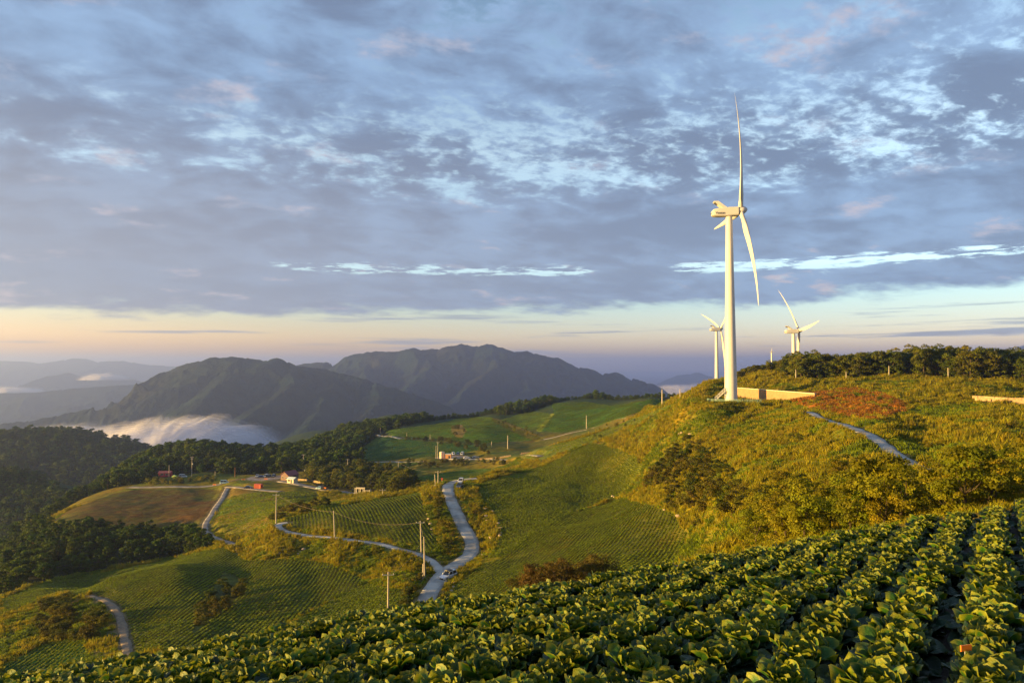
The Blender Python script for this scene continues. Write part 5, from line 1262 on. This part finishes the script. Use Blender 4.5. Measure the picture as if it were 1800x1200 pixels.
# orange tag between the cabbages
u, v = p2uv(1698, 1138); Y = 6.9; b = Vector((float(u)*Y, Y, float(v)*Y)); m = MB(); root = empty('plant_tag', (b.x, b.y, float(ground_raw(np.array([b.x]), np.array([b.y]))[0])), .2); tag(root, 'blank orange plastic tag sticking up between the cabbages', 'tag')
hh = b.z-root.location.z; m.box((0, 0, hh), (.125, .012, .06)); m.build('plate', M_ORANGE, root); m = MB(); m.tube([(0, .012, -.05), (0, .012, hh+.02)], .006, 6); m.build('stake', M_STEEL, root)
# ------------------------------------------------------------------ sky, sun, air, camera
SUN_AZ, SUN_EL = R(-104), R(5.2)
sd = Vector((math.sin(SUN_AZ)*math.cos(SUN_EL), math.cos(SUN_AZ)*math.cos(SUN_EL), math.sin(SUN_EL)))
L = bpy.data.lights.new('sun', 'SUN'); L.energy = 5.0; L.angle = R(.5); L.color = (1., .64, .18)
so = bpy.data.objects.new('sun', L); link(so); so.rotation_euler = (-sd).to_track_quat('-Z', 'Y').to_euler()
w = bpy.data.worlds.new('World'); scene.world = w; w.use_nodes = True; t = NT(w.node_tree); w.node_tree.nodes.clear()
sky = t.node('ShaderNodeTexSky'); sky.sky_type = 'NISHITA'; sky.sun_disc = False; sky.sun_elevation = SUN_EL; sky.sun_rotation = SUN_AZ
sky.altitude = 1100; sky.air_density = 1.; sky.dust_density = 1.2; sky.ozone_density = 2.
d = t.node('ShaderNodeTexCoord').outputs['Generated']
sx = t.node('ShaderNodeSeparateXYZ', ins={0: d}); X_, Y_, Z_ = sx.outputs
hz = t.math('SQRT', t.math('ADD', t.math('MULTIPLY', X_, X_), t.math('MULTIPLY', Y_, Y_)))
el = t.math('DIVIDE', Z_, t.math('MAXIMUM', hz, .01))                 # tangent of elevation
az = t.math('ARCTAN2', X_, Y_)                                       # 0 ahead, + to the right
den = t.math('MAXIMUM', t.math('ADD', Z_, .2), .1)
px_ = t.math('DIVIDE', X_, den); py_ = t.math('DIVIDE', Y_, den)
cp = t.node('ShaderNodeCombineXYZ', ins={0: px_, 1: py_, 2: 0.})
rot = t.node('ShaderNodeVectorRotate', rotation_type='Z_AXIS', ins={'Vector': cp, 'Angle': R(-18)})
cs = t.node('ShaderNodeMapping', ins={'Vector': rot, 'Scale': (.9, 1.1, 1.)})
big = t.noise(cs, 1.3, 3, .5); mid = t.noise(cs, 5.6, 9, .57, .3); fine = t.noise(cs, 24., 6, .62, .3)
# cover: a broken deck above about 5 degrees, an open strip under it, clear windows in two belts
edge = t.math('ADD', .078, t.math('ADD', t.math('MULTIPLY', az, .022), t.math('MULTIPLY', t.math('SUBTRACT', t.noise(cs, 2.2, 7, .65), .5), .075)))
deck = t.maprange(t.math('SUBTRACT', el, edge), -.009, .011, 0, 1)
cov = t.math('ADD', t.math('MULTIPLY', big, .4), t.math('ADD', t.math('MULTIPLY', mid, .6), t.math('ADD', .15, t.math('MULTIPLY', t.math('SUBTRACT', fine, .5), t.math('ADD', .14, t.math('MULTIPLY', t.maprange(el, .2, .3, 0, 1), t.maprange(az, -.6, -.1, .12, .4)))))))
belt1 = t.math('MULTIPLY', t.maprange(el, .2, .27, 0, 1), t.maprange(el, .42, .33, 0, 1))
belt2 = t.math('MULTIPLY', t.math('MULTIPLY', t.maprange(el, .124, .134, 0, 1), t.maprange(el, .152, .138, 0, 1)), t.math('MAXIMUM', t.math('MULTIPLY', t.maprange(az, -.4, -.25, 0, 1), t.maprange(az, .16, .08, 0, 1)), t.maprange(az, .2, .26, 0, 1)))
zen = t.maprange(el, .4, .55, 0, 1)
left = t.maprange(az, -.05, -.5, 0, 1)
thr = t.math('ADD', .53, t.math('MULTIPLY', belt1, .105)); thr = t.math('ADD', thr, t.math('MULTIPLY', t.math('MULTIPLY', belt2, t.maprange(t.noise(t.node('ShaderNodeMapping', ins={'Vector': d, 'Scale': (5., 5., 46.)}), 3.4, 8, .72), .4, .6, .0, 1)), .3)); thr = t.math('ADD', thr, t.math('MULTIPLY', zen, .045))
thr = t.math('SUBTRACT', thr, t.math('MULTIPLY', left, .06)); thr = t.math('SUBTRACT', thr, t.math('MULTIPLY', t.math('SUBTRACT', 1., belt2), t.maprange(el, .27, .2, 0, .09)))
cm = t.maprange(t.math('SUBTRACT', cov, thr), -.1, .08, 0, 1)
strk = t.maprange(t.noise(t.node('ShaderNodeMapping', ins={'Vector': d, 'Scale': (1.2, 1.2, 34.)}), 2.6, 5, .6), .55, .68, 0, .8)
cm = t.math('MAXIMUM', t.math('MULTIPLY', cm, deck), t.math('MULTIPLY', t.math('MULTIPLY', strk, t.maprange(el, .11, .06, 0, 1)), t.maprange(el, .004, .02, 0, 1)))
thick = t.maprange(t.math('ADD', t.math('MULTIPLY', big, .55), t.math('MULTIPLY', mid, .55)), .42, .66, 0, 1)
body = t.mix(thick, (.105, .158, .24), (.06, .082, .128))
warm = t.math('MULTIPLY', t.maprange(el, .42, .06, 0, 1), t.maprange(az, .6, -.75, .0, .85))
body = t.mix(warm, body, (.135, .122, .128))
body = t.mix(t.math('MULTIPLY', t.maprange(el, .3, .08, 0, 1), .45), body, (.098, .128, .182))
pink = t.math('MULTIPLY', t.maprange(t.noise(cs, 3.6, 6, .6), .56, .7, 0, .8), t.maprange(thick, .9, .1, 0, 1))
body = t.mix(pink, body, (.21, .185, .2))
tint = t.ramp(t.math('MULTIPLY', el, 1.6), [(0., (.8, .62, .8)), (.06, (1.15, .88, .92)), (.14, (1., .92, .92)), (.18, (.95, .92, .92)), (.22, (1.5, 1.25, 1.15)), (.3, (1.4, 1.2, 1.1)), (.5, (2.1, 1.55, 1.22)), (.75, (1.6, 1.28, 1.1)), (1., (.85, .82, .8))])
clear = t.mix(1., t.mix(1., sky.outputs[0], (.13, .13, .13), 'MULTIPLY'), tint, 'MULTIPLY')
clear = t.mix(t.math('MULTIPLY', t.maprange(el, .13, .02, 0, 1), t.maprange(az, .25, -.65, 0, 1)), clear, t.mix(1., clear, (1.15, .93, .68), 'MULTIPLY'))
fin = t.mix(t.math('MULTIPLY', cm, .95), clear, body)
bg = t.node('ShaderNodeBackground', ins={'Color': fin, 'Strength': .78})
t.l.new(bg.outputs[0], t.node('ShaderNodeOutputWorld').inputs[0])
w.cycles.sampling_method = 'MANUAL'; w.cycles.sample_map_resolution = 512

hm, t, b, out = new_mat('haze'); hm.node_tree.nodes.remove(b)
pv = t.node('ShaderNodeVolumePrincipled', ins={'Color': (.39, .52, 1.), 'Density': 1.12e-4, 'Anisotropy': .5})
t.l.new(pv.outputs[0], out.inputs['Volume'])
hb = MB(); hb.box((0, 14000, (-500+240)/2), (60000, 32000, 740)); ho = hb.build('haze', hm); tag(ho, 'thin morning haze over the whole landscape', 'haze', kind='stuff')

cam = bpy.data.cameras.new('camera'); co = bpy.data.objects.new('camera', cam); link(co)
cam.lens = 24; cam.sensor_width = 36; cam.clip_end = 80000; cam.clip_start = .05
co.rotation_euler = (R(90)+PITCH, 0, 0); scene.camera = co
scene.view_settings.view_transform = 'Standard'; scene.view_settings.look = 'None'; scene.view_settings.exposure = EXPO; scene.view_settings.gamma = 1.
scene.render.engine = 'CYCLES'; cy = scene.cycles
cy.use_denoising = True; cy.max_bounces = 6; cy.diffuse_bounces = 2; cy.glossy_bounces = 2; cy.transmission_bounces = 3; cy.volume_bounces = 1; cy.transparent_max_bounces = 20
cy.caustics_reflective = False; cy.caustics_refractive = False
try: cy.denoiser = 'OPENIMAGEDENOISE'
except Exception: pass
